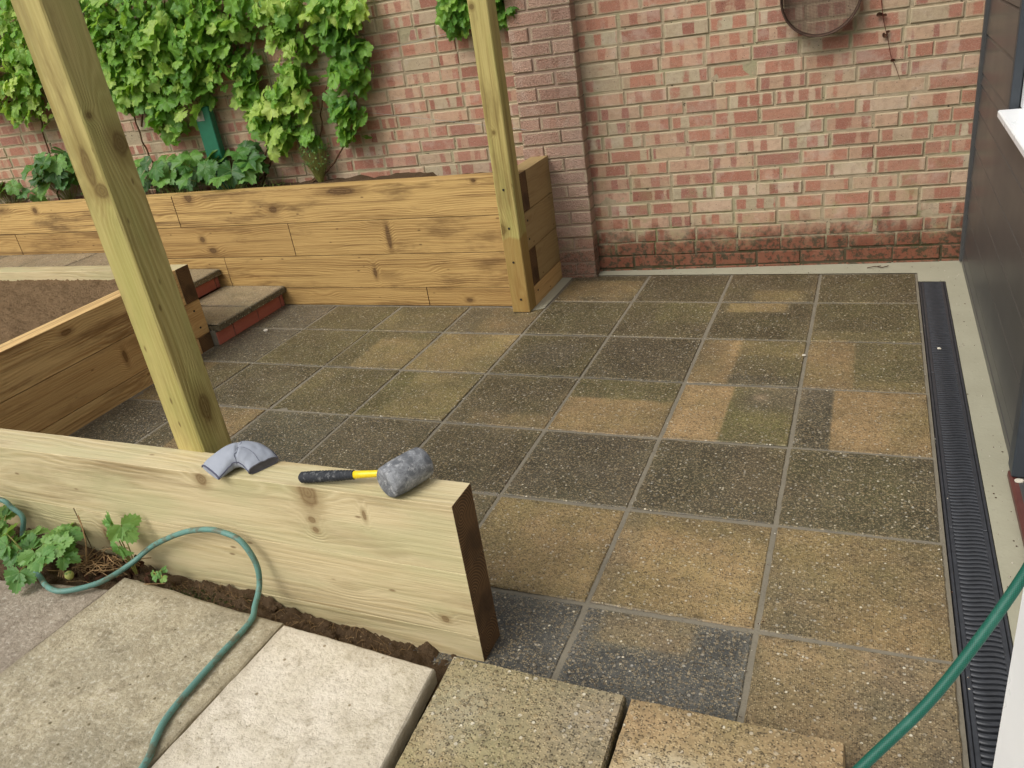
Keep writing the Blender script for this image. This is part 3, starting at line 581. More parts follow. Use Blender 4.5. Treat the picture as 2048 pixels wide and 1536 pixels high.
for p in ((-1.915, -.6205, .66), (-1.915, -.6205, .462), (-1.918, -.6205, .281), (-1.906, -.6205, .075)): screw(p, (0, -1, 0), p2)

# ------------------------------------------------------------------ drain channel
dr = thing('drain_channel', 'black plastic drainage channel with wavy slotted grating along the patio edge', 'drain', (.055, -2.5, 0))
x0, x1 = .003, .116
b = MB()
for (a, e, zt) in ((x0, x0 + .007, .004), (x1 - .007, x1, .004)): b.box((a, -4.7, -.06), (0, 4.53, 0), (e - a, 0, 0), (0, 0, .06 + zt), ch=.0015)
b.box((x0 + .0072, -4.7, -.062), (0, 4.53, 0), (x1 - x0 - .0144, 0, 0), (0, 0, .01), 1, ch=.001)
b.build('channel_body', [M_BLACKPL, M_VOID], dr)
ye = -.172; pitch = .0172; gx0, gx1 = x0 + .0085, x1 - .0085
while ye > -4.4:
    b = MB(); L = 1.0; n = int(L / pitch)
    for (a, e) in ((gx0, gx0 + .011), (gx1 - .012, gx1)): b.box((a, ye - L + .002, -.012), (0, L - .004, 0), (e - a, 0, 0), (0, 0, .0145), ch=.0015)
    for k in range(n + 1):
        yc = ye - .008 - k * (L - .016) / n; hw = .0054
        NS = 14; prev = None
        for i in range(NS + 1):
            t = i / NS; x = gx0 + .0105 + t * (gx1 - gx0 - .0218); yy = yc - .0038 * math.sin(t * 6.283 * .82 + .5) ; zz = .0022 + .0016 * math.sin(t * 3.1416)
            cur = [(x, yy - hw, -.012), (x, yy - hw, zz - .0018), (x, yy - hw * .45, zz), (x, yy + hw * .45, zz), (x, yy + hw, zz - .0018), (x, yy + hw, -.012)]
            if prev:
                for q in range(5): b.face([prev[q], cur[q], cur[q + 1], prev[q + 1]], None, 0, (.5, .5, .5))
            prev = cur
    b.build('grating', M_BLACKPL, dr, weld=True); ye -= L

# ------------------------------------------------------------------ house on the right
random.seed(31)
hs_ = thing('house', 'house side clad in glossy dark brown boards with a white window sill', 'house', (.25, -1.5, 0))
b = MB(); XH = .205
def clad(y0, y1, z0, z1):
    z = -.06 - .163 * 0 + .095
    zb = .095 - .163
    while zb < z1:
        a, e = max(zb, z0), min(zb + .163, z1)
        if e - a > .01: b.face([(XH, y1, a), (XH, y0, a), (XH + .004, y0, e - .016), (XH + .004, y1, e - .016)]); b.face([(XH + .004, y1, e - .016), (XH + .004, y0, e - .016), (XH + .018, y0, e), (XH + .018, y1, e)]); b.face([(XH, y0, a), (XH, y1, a), (XH + .02, y1, a), (XH + .02, y0, a)])
        zb += .163
clad(-1.85, .112, .03, .86); clad(-.866, .112, .86, 2.6); clad(-1.85, -.9, 2.1, 2.6)
clad(-4.9, -1.85, 2.12, 2.6); clad(-6.5, -4.15, .03, 2.6)
b.build('cladding', M_CLAD, hs_)
b = MB(); b.box((.192, .09, .012), (0, 0, 2.6), (.03, 0, 0), (0, .03, 0), ch=.003); b.build('corner_trim', M_CLAD, hs_); b = MB(); b.box((.203, -6.5, .0), (0, 6.6, 0), (.03, 0, 0), (0, 0, .034), ch=.002); b.build('base_trim', M_CLAD, hs_)
b = MB(); b.box((.25, -6.5, -.1), (0, 4.65, 0), (2.5, 0, 0), (0, 0, .1), ch=.003)
b.box((.30, -.9, -.1), (0, 1.0, 0), (2.4, 0, 0), (0, 0, 2.7), ch=.003); b.box((.30, -1.9, -.1), (0, .999, 0), (2.4, 0, 0), (0, 0, .95), ch=.003); b.box((2.4, -6.5, -.1), (0, 4.59, 0), (.3, 0, 0), (0, 0, 2.7), ch=.003)
b.box((.22, -6.5, 2.62), (0, 6.62, 0), (2.6, 0, 0), (0, 0, .12), ch=.003); b.build('house_core', M_FRAME, hs_)
win = MB()
for (y0, y1, z0, z1) in ((-.905, -.865, .9, 2.12), (-1.89, -1.85, .9, 2.12), (-1.849, -.906, 2.07, 2.12)): win.box((.200, y0, z0), (0, y1 - y0, 0), (.031, 0, 0), (0, 0, z1 - z0), ch=.002)
wo_ = win.build('window', M_FRAME, hs_)
b = MB()
for (y0, y1, z0, z1) in ((-.985, -.906, .918, 2.07), (-1.849, -1.77, .918, 2.07), (-1.769, -.986, .918, .99), (-1.769, -.986, 2.0, 2.07)): b.box((.233, y0, z0), (0, y1 - y0, 0), (.05, 0, 0), (0, 0, z1 - z0), ch=.004)
b.build('casement', M_WHITE, wo_)
b = MB(); b.box((.25, -1.768, .991), (0, .781, 0), (.012, 0, 0), (0, 0, 1.008), ch=.001); b.build('pane', M_GLASS, wo_)
b = MB(); b.box((.163, -1.95, .893), (0, 1.023, 0), (.12, 0, 0), (0, 0, .025), ch=.004); b.build('window_sill', M_WHITE, hs_)
b = MB(); b.box((.186, -1.935, .036), (0, 0, 2.1), (.07, 0, 0), (0, .075, 0), ch=.004); b.build('door_post', M_FRAME, hs_)
b = MB(); b.box((.184, -4.1, .004), (0, 2.22, 0), (.25, 0, 0), (0, 0, .028), ch=.006); b.build('door_threshold', M_SILL, hs_)
b = MB(); b.box((.27, -1.94, .036), (0, 0, 2.08), (.05, 0, 0), (0, -1.05, 0), ch=.004); b.build('fixed_door_leaf', M_WHITE, hs_)
# outward opened white leaf, its free edge towards the patio
b = MB(); a = V(-.0237, -3.25, .07); d = (V(.215, -4.08, .07) - a); n_ = V(-d.y, d.x, 0).normalized(); n_ = n_ if n_.x > 0 else -n_
b.box(a, d, n_ * .05, (0, 0, 2.03), ch=.012); dl = b.build('door_leaf', M_WHITE, hs_)
b = MB(); pm = a + d * .45 + Z * .98 - n_ * .002
b.tube(spline([pm, pm - n_ * .04, pm - n_ * .045 + d.normalized() * .03, pm - n_ * .045 + d.normalized() * .12]), .009, 8); b.build('door_handle', M_WHITE, dl, smooth=True)

# ------------------------------------------------------------------ sieve, wires, green panel, dry twig
sv = thing('garden_sieve', 'round rusty garden sieve with wire mesh hung high on the brick wall', 'sieve', tuple(wp(1.183, 1.32, .04)))
C0 = wp(1.183, 1.322, 0); b = MB()
def ring(r, off): return [C0 + WDr * r * math.cos(6.28318 * k / 64) + Z * r * math.sin(6.28318 * k / 64) + WNr * off for k in range(65)]
prof = [(.172, .012), (.1745, .012), (.1755, .088), (.178, .090), (.177, .094), (.172, .094), (.1705, .088), (.1695, .012)]
for (r0, o0), (r1, o1) in zip(prof, prof[1:] + prof[:1]):
    A, B = ring(r0, o0), ring(r1, o1)
    for k in range(64): b.face([A[k], A[k + 1], B[k + 1], B[k]])
b.build('rim', M_RUST, sv, smooth=True)
b = MB(); r = .1695; st = .0062; n = int(r / st)
for i in range(-n, n + 1):
    h = math.sqrt(r * r - (i * st) ** 2)
    for ax in (0, 1):
        e1, e2 = (WDr, Z) if ax else (Z, WDr); p = C0 + e1 * i * st + WNr * (.022 + .0006 * ax); w = .0008
        b.face([p - e1 * w - e2 * h, p + e1 * w - e2 * h, p + e1 * w + e2 * h, p - e1 * w + e2 * h])
b.build('wire_mesh', M_MESH, sv)
b = MB(); b.tube([C0 + Z * .17 + WNr * .05, C0 + Z * .17 - WNr * .01], .003, 6); b.build('nail', M_SCREW, sv)
for i, (lab, pts) in enumerate((('thin galvanised training wire, upper one, running level through the vine', [(-3.6, 1.55), (-2.971, 1.55), (-1.68, 1.325), (-1.263, 1.336), (-.513, 1.404), (-.34, 1.41)]),
        ('thin galvanised training wire, lower one, sloping down to a nail in the pier', [(-3.2, 1.33), (-2.291, 1.213), (-1.668, 1.099), (-.992, .973), (-.30, .857)]))):
    b = MB(); P = [wp(s, z, .03) for s, z in pts]; P[-1] = P[-1] + WNr * .08 if i else P[-1]; b.tube(P, .0011, 5, cap=False); tag(b.build('training_wire', M_WIRE, smooth=True), lab, 'wire', 'training wires')
gp = thing('green_panel', 'narrow dark green plastic panel with a metal bolt plate, upright among the vine stems', 'panel', tuple(wp(-2.4, .84, .06)))
b = MB(); b.box(wp(-2.465, .60, .10), (0, 0, .575), WDr * .115, WNr * -.05, ch=.004); b.build('panel_body', M_GREEN, gp)
b = MB(); b.box(wp(-2.455, 1.095, .1005), (0, 0, .062), WDr * .06, WNr * .002, ch=.0008); pb = b.build('bolt_plate', M_WIRE, gp)
b = MB(); b.tube([wp(-2.425, 1.135, .102), wp(-2.425, 1.135, .112)], .009, 6); b.build('bolt', M_WIRE, pb)
# ------------------------------------------------------------------ leaves
def vine_outline(serr=1.0):
    lob = [(0, 1.0), (54, .92), (-54, .92), (112, .76), (-112, .76)]; pts = []
    N = 44
    for i in range(N):
        th = -172 + 344 * i / (N - 1); r = .70
        for a_, L in lob:
            d = abs(th - a_); r = max(r, L * (1 - .42 * (d / 32.0) ** 1.7)) if d < 32 else r
        r *= 1 + serr * .06 * (1 if i % 2 else -1); pts.append((r * math.sin(R(th)), r * math.cos(R(th))))
    return pts
def ovate_outline(serr=.05, w=.62, N=22):
    pts = []
    for i in range(N):
        t = i / N * 2 * math.pi; y = .5 - .5 * math.cos(t); x = math.sin(t) * w * .5 * (1.25 - .45 * y)
        k = 1 + serr * (1 if i % 2 else -1); pts.append((x * k, y * (1 + .3 * serr * (1 if i % 2 else -1))))
    return pts
VO = vine_outline(); VO2 = vine_outline(.5); OV = ovate_outline(.15, .82, 26); OV2 = ovate_outline(.05, .6, 14)
def leaf(mb, p, nrm, tip, size, out, c, cup=.25, fold=.25, mi=0, wav=.08):
    nrm = Vector(nrm).normalized(); tip = Vector(tip); tip = (tip - nrm * tip.dot(nrm)).normalized(); sx = tip.cross(nrm); ph = random.uniform(0, 6.3)
    def w(x, y): r2 = x * x + y * y; return p + sx * x * size + tip * y * size + nrm * size * (-cup * r2 + fold * abs(x) * .8 - fold * .1 + wav * math.sin(5 * math.atan2(x, y) + ph) * r2)
    n = len(out); cx = 0; cy = 0 if out is VO or out is VO2 else .45
    C_ = w(cx, cy)
    for i in range(n if cy else n - 1):
        (xa, ya), (xb, yb) = out[i], out[(i + 1) % n]
        ma, mb_ = (cx + (xa - cx) * .55, cy + (ya - cy) * .55), (cx + (xb - cx) * .55, cy + (yb - cy) * .55)
        u0 = 0 if not cy else .0
        mb.face([C_, w(*ma), w(*mb_)], [(cx, cy - cy), (ma[0], ma[1] - cy * 0), (mb_[0], mb_[1])], mi, c)
        mb.face([w(*ma), w(xa, ya), w(xb, yb), w(*mb_)], [ma, (xa, ya), (xb, yb), mb_], mi, c)
def rnd_dir(base, spread):
    return (Vector(base).normalized() + Vector((random.gauss(0, spread), random.gauss(0, spread), random.gauss(0, spread)))).normalized()

tw = thing('withered_creeper', 'dead red-brown creeper stem with shrivelled leaves trailing down the wall right of the sieve', 'creeper', tuple(wp(1.48, 1.1, .02)))
tp = [wp(s, z, .012 + .01 * (i % 2)) for i, (s, z) in enumerate([(1.40, 1.52), (1.43, 1.38), (1.442, 1.264), (1.455, 1.178), (1.476, 1.101), (1.495, 1.018), (1.514, .977), (1.54, .907)])]
b = MB(); P = spline(tp, 5); b.tube(P, [.0026 * (1 - .6 * i / len(P)) for i in range(len(P))], 6); b.build('stem', M_REDTWIG, tw, smooth=True)
b = MB()
for (s, z, a_, L) in ((1.44, 1.205, .2, .034), (1.458, 1.20, 2.8, .022), (1.465, 1.12, 1.3, .036), (1.478, 1.128, .6, .02), (1.505, 1.0, .3, .024)):
    p = wp(s, z, .02); e1 = WDr * math.cos(a_) + Z * math.sin(a_); e2 = e1.cross(WNr); leaf(b, p - e1 * L * .5, WNr + Z * .5, e1, L, OV2, (.5, .5, .5), .5, .9)
b.build('shrivelled_leaves', M_DEAD, tw)

VINES = [
 ('pale green leafy vine at the far left of the wall, behind the near post', 'yel', [(-3.673, 1.778, .16), (-3.585, 1.618, .161), (-3.842, 1.523, .198), (-3.654, 1.41, .165), (-3.887, 1.321, .1), (-4.1, 1.7, .2), (-4.2, 1.5, .15), (-3.6, 1.9, .1)],
  [[(-3.9, .66), (-3.85, .9), (-3.80, 1.2), (-3.7, 1.5), (-3.6, 1.9)], [(-4.091, 1.378), (-3.848, 1.305), (-3.713, 1.21)]]),
 ('broad bushy vine filling the wall just right of the near post', 'mid', [(-2.955, 1.773, .152), (-2.804, 1.67, .182), (-2.559, 1.695, .179), (-2.366, 1.616, .207), (-2.54, 1.469, .213), (-2.828, 1.531, .123), (-2.956, 1.428, .126), (-2.711, 1.343, .155), (-2.46, 1.287, .138), (-2.26, 1.409, .15), (-2.12, 1.586, .131), (-2.944, 1.276, .064), (-2.74, 1.181, .095), (-2.7, 1.085, .083), (-2.736, 1.286, .094), (-2.099, 1.447, .074), (-2.014, 1.382, .09), (-2.007, 1.297, .075), (-1.94, 1.643, .1), (-3.1, 1.6, .15), (-3.15, 1.8, .12), (-2.62, 1.55, .15), (-2.3, 1.5, .13), (-2.15, 1.66, .13), (-2.45, 1.38, .12), (-2.9, 1.35, .1)],
  [[(-2.887, .66), (-2.984, .953), (-2.956, 1.282), (-2.714, 1.481), (-2.467, 1.788)], [(-2.95, 1.1), (-2.85, 1.27), (-2.70, 1.30)], [(-2.9, 1.2), (-2.75, 1.02), (-2.62, 1.05)], [(-2.063, 1.491), (-2.034, 1.262), (-2.001, 1.143)]]),
 ('grape vine strand hanging in the middle of the vine wall, above two bare pale stems', 'yel', [(-1.649, 1.644, .112), (-1.4, 1.598, .11), (-1.212, 1.586, .082), (-1.774, 1.673, .084), (-1.742, 1.512, .055), (-1.636, 1.526, .07), (-1.618, 1.418, .065), (-1.71, 1.321, .07), (-1.675, 1.234, .075), (-1.802, 1.163, .09), (-1.716, 1.098, .08), (-1.954, 1.135, .075), (-2.081, 1.191, .055), (-1.916, 1.03, .1), (-2.031, 1.07, .065), (-1.914, .926, .078), (-1.85, .98, .06)],
  [[(-2.281, .67), (-2.111, .792), (-2.044, .879), (-1.87, 1.074), (-1.658, 1.417), (-1.556, 1.641)], [(-2.153, .668), (-1.999, .845), (-1.862, .985)], [(-2.20, .668), (-2.05, .78), (-2.0, .90)]]),
 ('narrow dark green vine column nearest the far post, rising from a forked brown stem', 'dk', [(-1.421, 1.525, .09), (-1.379, 1.442, .08), (-1.272, 1.481, .075), (-1.321, 1.357, .08), (-1.294, 1.275, .075), (-1.398, 1.313, .055), (-1.347, 1.2, .08), (-1.408, 1.097, .08), (-1.401, .998, .08), (-1.453, .931, .04), (-1.221, 1.372, .04), (-1.694, .937, .045), (-1.35, 1.62, .1)],
  [[(-1.821, .637), (-1.692, .727), (-1.658, .846), (-1.578, 1.088), (-1.448, 1.283), (-1.312, 1.48)], [(-1.808, .642), (-1.617, .737), (-1.466, .904), (-1.377, 1.111), (-1.34, 1.5)], [(-1.66, .85), (-1.70, .93)]]),
 ('small vine sprig hanging on the wall around the top of the far post', 'dk', [(-.655, 1.525, .06), (-.625, 1.461, .06), (-.548, 1.487, .06), (-.573, 1.431, .045), (-.355, 1.474, .06), (-.444, 1.521, .07), (-.32, 1.434, .036), (-.4, 1.6, .09), (-.6, 1.62, .09)],
  [[(-.5, 1.75), (-.52, 1.6), (-.58, 1.45)], [(-.45, 1.75), (-.4, 1.58), (-.34, 1.45)]]),
]
random.seed(5)
for lab, tint, blobs, stems in VINES:
    t = thing('grape_vine', lab, 'vine', tuple(wp(stems[0][0][0], stems[0][0][1], .03)), 'grape vines on the wall')
    b = MB()
    for st in stems:
        P = spline([wp(s, z, .03 + .02 * random.random()) + Z * 0 for s, z in st], 6)
        P = [p + V(random.gauss(0, .004), random.gauss(0, .004), 0) for p in P]
        b.tube(P, [.0065 * (1 - .65 * i / len(P)) for i in range(len(P))], 6)
    b.build('stem', M_BARK, t, smooth=True)
    b = MB(); pet = MB()
    for (s, z, r) in blobs:
        r *= 1.12; n = int(8 + r * r * 1700)
        for _ in range(n):
            a_ = random.uniform(0, 6.283); q = r * math.sqrt(random.random()) * (1.45 if random.random() < .16 else 1.0); off = .04 + random.random() * (.07 + r * .7) * math.sqrt(max(.1, 1 - (q / r) ** 2 * .7))
            p = wp(s + q * math.cos(a_), z + q * math.sin(a_), off)
            nn = rnd_dir(V(-.15, -1, .65), .38); tip = rnd_dir(V(.0, -.35, -1), .45)
            sz = random.choice((.024, .036, .048, .058, .066)) * random.uniform(.85, 1.15)
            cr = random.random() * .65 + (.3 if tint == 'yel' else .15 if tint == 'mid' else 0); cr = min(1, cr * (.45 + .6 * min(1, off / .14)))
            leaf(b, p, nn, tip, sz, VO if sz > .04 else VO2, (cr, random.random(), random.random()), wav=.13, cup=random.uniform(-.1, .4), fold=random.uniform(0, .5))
            if random.random() < .3:
                q0 = p - tip * sz * .2; q1 = q0 - tip * .03 + WNr * -.03; pet.tube([q0, q1], .0011, 4, cap=False)
    b.build('foliage', L_VINE, t); so_ = pet.build('leaf_stalks', M_PETIOLE, t); so_['kind'] = 'stuff'

def plant(name, lab, cat, x, y, z, n, h, spread, sizes, out, mat, group, droop=.5, trio=False, stalk=M_PETIOLE, face=V(0, -.6, 1), petr=.0018):
    t = thing(name, lab, cat, (x, y, z), group); b = MB(); st = MB()
    for i in range(n):
        a_ = random.uniform(0, 6.283); q = spread * math.sqrt(random.random()); top = V(x + q * math.cos(a_), y + q * math.sin(a_) * .8, z + h * random.uniform(.35, 1)); base = V(x + q * .15 * math.cos(a_), y + q * .15 * math.sin(a_), z)
        midp = (base + top) / 2 + Z * .02 + V(q * .1 * math.cos(a_), 0, 0)
        st.tube(spline([base, midp, top], 4), petr, 5, cap=False)
        dr_ = V(math.cos(a_), math.sin(a_), 0); sz = random.uniform(*sizes); c = (random.random(), random.random(), random.random())
        tip = (dr_ * .8 - Z * droop + V(random.gauss(0, .2), random.gauss(0, .2), random.gauss(0, .2))).normalized(); nn = rnd_dir(face + dr_ * .4, .22)
        if trio:
            sx = tip.cross(nn).normalized()
            for k_ in (-1, 0, 1): leaf(b, top, nn + sx * .15 * k_, tip * (1 - .5 * abs(k_)) + sx * 1.0 * k_, sz * (1 if k_ == 0 else .88), out, c, .05, .35, wav=.1)
        else: leaf(b, top, nn, tip, sz, out, c, random.uniform(.1, .4), random.uniform(.1, .5), wav=.12)
    st.build('stalks', stalk, t, smooth=True); b.build('leaves', mat, t); return t
random.seed(8)
G1 = 'leafy plants in the long planter'
plant('leafy_plant', 'low bright edged leafy plant at the left end of the planter', 'plant', -6.0, -.30, .66, 26, .16, .30, (.06, .09), VO, L_DARK, G1)
plant('leafy_plant', 'tall drooping dark leafed plant in the planter, left of the near post', 'plant', -5.45, -.25, .66, 34, .34, .22, (.07, .11), VO, L_DARK, G1, 1.0)
plant('leafy_plant', 'low dark leafed plant hugging the planter edge beside the near post', 'plant', -5.0, -.30, .65, 20, .13, .22, (.05, .08), VO, L_DARK, G1, .9)
plant('leafy_plant', 'dark leafed plant in the planter, just right of the near post', 'plant', -4.45, -.22, .65, 30, .25, .24, (.06, .11), VO, L_DARK, G1, .7)
plant('leafy_plant', 'broad leafed dark plant at the foot of the green panel', 'plant', -3.98, -.24, .65, 36, .27, .28, (.07, .12), VO, L_DARK, G1, .8)
plant('herb_bush', 'small fine leafed grey green herb growing against the wall by the vine stems', 'herb', -3.36, -.13, .655, 230, .24, .10, (.008, .014), OV2, L_DARK, None, .2, petr=.0007)
b = MB(); random.seed(9)
for i in range(170):
    x = random.uniform(-5.2, -3.5); y = random.uniform(-.40, -.12); z = .66; L = random.uniform(.04, .13); d = V(random.gauss(0, .5), random.gauss(-.1, .4), 1).normalized(); p = V(x, y, z); w = V(.0012, 0, 0)
    q = p + d * L * .6; r_ = p + d * L + V(random.gauss(0, .03), random.gauss(0, .02), -.01); b.face([p - w, p + w, q + w * .7, q - w * .7], None, 0, (random.random(),) * 3); b.face([q - w * .7, q + w * .7, r_], None, 0, (random.random(),) * 3)
setting(b.build('grass', L_VINE), 'stuff')
b = MB()
for (x, w_) in ((-4.66, .05), (-4.60, .05), (-4.54, .05)):
    b.tube(spline([(x - w_, -.30, .64), (x - w_ * .8, -.30, .74), (x, -.30, .79), (x + w_ * .8, -.30, .74), (x + w_, -.30, .64)], 5), .0016, 5)
b.tube([(-4.71, -.30, .735), (-4.49, -.30, .735)], .0016, 5); b.tube([(-4.71, -.30, .69), (-4.49, -.30, .69)], .0016, 5)
tag(b.build('wire_edging', M_SCREW, smooth=True), 'low black wire hoop edging stuck in the planter soil', 'edging')

# ------------------------------------------------------------------ foreground: soil, loose slabs, strawberries
random.seed(41)
def gz(x):                                                          # soil level along the front sleeper wall
    pts = [(-4.5, .22), (-2.85, .19), (-2.3, .115), (-1.77, .062), (-1.5, .02), (-1.2, -.008), (-.9, -.02)]
    for (a, za), (c, zc) in zip(pts[:-1], pts[1:]):
        if x <= c: return za + (zc - za) * max(0, (x - a)) / (c - a)
    return pts[-1][1]
def soilz(x, y):
    k = max(0, min(1, (-2.97 - y) / .09)); base = gz(x)
    pl_ = .05 + .05 * (-1.13 - x) - .004
    lump = .035 * max(0, fbm((x * 9, y * 11, 7), 4)) + .012 * fbm((x * 30, y * 30, 2), 4) + .006 * fbm((x * 80, y * 80, 5), 3)
    edge = max(0, min(1, (y + 3.20) / .08))
    z = base * (1 - k * .4) + pl_ * k * .4 + lump * (edge * .8 + .2) + (.028 * max(0, math.sin(x * 9.1)) * (1 - abs(k - .45)) if -2.0 < x < -1.45 else 0)
    if y < -3.13: z = min(z, .1 + .05 * (-1.13 - x) - .052) if x > -2.2 else min(z, .1 + .05 * (-1.13 - x) - .045 + .003)
    return z
heightmesh('soil', -3.6, -1.10, -4.6, -2.962, 420, 280, soilz, M_SOIL, 'structure')
b = MB()
for i in range(46):
    x = random.uniform(-2.15, -1.3); y = random.uniform(-3.09, -2.985); z = gz(x) + .012; r = random.choice((.004, .006, .009, .014, .018)); ds = random.random() * 9
    n1, n2 = 7, 5
    def cp(i_, j_): th, ph = 6.283 * i_ / n1, 3.1416 * j_ / n2; q = V(math.cos(th) * math.sin(ph), math.sin(th) * math.sin(ph), math.cos(ph)); return V(x, y, z) + q * r * (1 + .5 * noise.noise(q * 2.3 + V(ds, 0, 0)))
    for i_ in range(n1):
        for j_ in range(n2): b.face([cp(i_, j_), cp(i_ + 1, j_), cp(i_ + 1, j_ + 1), cp(i_, j_ + 1)])
setting(b.build('soil_clods', M_SOIL), 'stuff')
def flag(lab, cs, th, mat, round_=.0035, tone=None, group='loose paving slabs in the foreground', tex=.0025):
    """cs: four top corners, counter-clockwise from far left"""
    cs = [Vector(c) for c in cs]; cen = sum(cs, Vector()) / 4; N = 26; b = MB(); sd_ = random.random() * 50; rc = (random.random(), random.random(), random.random())
    gu = lambda i: 0 if i == 0 else 1 if i == N else .009 + .982 * (i - 1) / (N - 2)
    def top(i, j):
        u, v = gu(i), gu(j); a_ = cs[3].lerp(cs[0], v); e = cs[2].lerp(cs[1], v); p = a_.lerp(e, u); ed = min(i, j, N - i, N - j)
        w = .003 * noise.noise(V(p.x * 18, p.y * 18, sd_)) + .0015 * noise.noise(V(p.x * 70, p.y * 70, sd_))
        if ed == 0: p = p + (cen - p).normalized() * (.001 + w)
        h = tex * noise.noise(V(p.x * 7, p.y * 7, sd_)) + tex * .6 * noise.noise(V(p.x * 25, p.y * 25, sd_)); return p + Z * (h - (round_ if ed == 0 else 0))
    def tn(u, v):
        a_, g2, bl = tone[0] + .12 * noise.noise(V(u * 2, v * 2, sd_)), tone[1], tone[2]
        for (u0, v0, r0, da, dg, db) in tone[3]:
            k_ = math.exp(-((u - u0) ** 2 + (v - v0) ** 2) / (r0 * r0)); a_ += da * k_; g2 += dg * k_; bl += db * k_
        return (max(0, a_), max(0, g2), max(0, bl))
    for i in range(N):
        for j in range(N):
            q = [(i, j), (i + 1, j), (i + 1, j + 1), (i, j + 1)]; b.face([top(*k_) for k_ in q], [(gu(k_[0]), gu(k_[1])) for k_ in q], 0, rc, [tn(gu(k_[0]), gu(k_[1])) for k_ in q] if tone else None)
    per = [(i, 0) for i in range(N)] + [(N, j) for j in range(N)] + [(N - i, N) for i in range(N)] + [(0, N - j) for j in range(N)]
    for k_ in range(len(per)):
        A, B = top(*per[k_]), top(*per[(k_ + 1) % len(per)]); oa, ob = (A - cen).normalized() * .002, (B - cen).normalized() * .002
        t_ = [tn(.5, 0)] * 4 if tone else None; t_ = [(x_[0] * .6, x_[1], x_[2]) for x_ in t_] if t_ else None
        b.face([A - Z * .008 + oa, B - Z * .008 + ob, B, A][::-1] if 0 else [A - Z * .008 + oa, B - Z * .008 + ob, B, A], None, 0, rc, t_)
        b.face([A - Z * th, B - Z * th, B - Z * .008 + ob, A - Z * .008 + oa], None, 0, rc, t_)
    o = b.build('paving_slab', mat, None)
    return tag(o, lab, 'paving slab', group)
def pz(x): return .1 + .05 * (-1.13 - x)
M_SLABF = slab_mat('aggregate_loose_slab', .8)
flag('buff worn stone slab with the hose lying over it, in the foreground', [(-2.205, -3.055, pz(-2.205)), (-1.612, -3.082, pz(-1.612)), (-1.65, -4.10, pz(-1.65)), (-2.26, -4.05, pz(-2.26))], .05, F_A, tex=.004)
flag('dirty pinkish grey stone slab behind the strawberry plants at the left', [(-2.80, -3.20, pz(-2.8) - .01), (-2.215, -3.10, pz(-2.21) - .012), (-2.27, -4.05, pz(-2.27) - .01), (-2.9, -4.1, pz(-2.9) - .01)], .05, F_0, tex=.004)
flag('pale cream smooth slab in the foreground, brightest of all', [(-1.606, -3.084, pz(-1.606)), (-1.148, -3.103, .1), (-1.115, -3.62, .1), (-1.631, -3.64, pz(-1.631))], .045, F_B, tex=.0015)
flag('greenish pebbled slab at the foot of the dark sleeper end', [(-1.121, -3.053, .1), (-.684, -3.066, .1), (-.676, -3.51, .1), (-1.10, -3.51, .1)], .055, M_SLABF, .008, (.66, .75, .3, [(.75, .3, .16, -.15, 0, .2), (.9, .8, .3, 0, -.4, .3), (.2, .7, .25, .05, -.2, .3)]))
flag('tan pebbled slab with a pale middle, second from the drain', [(-.672, -3.070, .1), (-.232, -3.071, .1), (-.226, -3.52, .1), (-.672, -3.52, .1)], .055, M_SLABF, .008, (.68, .15, .1, [(.45, .42, .35, .35, .1, .3), (.5, 1, .3, -.05, 0, 0)]))
flag('tan pebbled slab under the green hose, closest to the drain', [(-.218, -3.118, .066), (-.008, -3.105, .066), (.0, -3.55, .066), (-.216, -3.55, .066)], .05, M_SLABF, .006, (.6, .15, 0, []), tex=.001)
flag('buff stone slab at the bottom of the view, nearest the camera', [(-1.62, -3.655, pz(-1.62) - .002), (-1.12, -3.635, .098), (-1.12, -4.2, .1), (-1.66, -4.2, pz(-1.66))], .045, F_A)

# gravel in the slot between timber wall and slabs
b = MB()
for i in range(150):
    x = random.gauss(-1.22, .07); y = random.uniform(-3.09, -2.975); z = gz(x) + .003; r = random.uniform(.002, .007)
    if x > -1.12: continue
    pts = [V(x, y, z) + V(random.gauss(0, 1), random.gauss(0, 1), random.gauss(0, .7)).normalized() * r for _ in range(6)]; top_ = V(x, y, z + r)
    for k_ in range(6): b.face([top_, V(x + r * math.cos(k_ * 1.047), y + r * math.sin(k_ * 1.047), z - r * .3), V(x + r * math.cos(k_ * 1.047 + 1.047), y + r * math.sin(k_ * 1.047 + 1.047), z - r * .3)])
setting(b.build('gravel', M_GRAV), 'stuff')
GS = 'strawberry plants by the timber wall'
random.seed(14)
plant('strawberry_plant', 'bushy strawberry plant with green fruit where the hose bends at the left', 'strawberry plant', -2.50, -3.10, .175, 17, .10, .13, (.048, .068), OV, L_STRAW, GS, .2, True, face=V(0, -.5, 1))
plant('strawberry_plant', 'strawberry plant at the left edge of the view under the hose', 'strawberry plant', -2.72, -3.04, .18, 11, .15, .10, (.045, .062), OV, L_STRAW, GS, .2, True, face=V(0, -.7, 1))
plant('strawberry_plant', 'small upright strawberry plant leaning on the timber wall', 'strawberry plant', -2.22, -3.005, .12, 4, .19, .035, (.052, .066), OV, L_STRAW, GS, .3, True, face=V(.1, -1, .3))
plant('strawberry_plant', 'tiny low seedling beside the hose and timber wall', 'strawberry plant', -2.10, -3.02, .12, 5, .05, .04, (.014, .022), OV, L_STRAW, GS, .3, True)
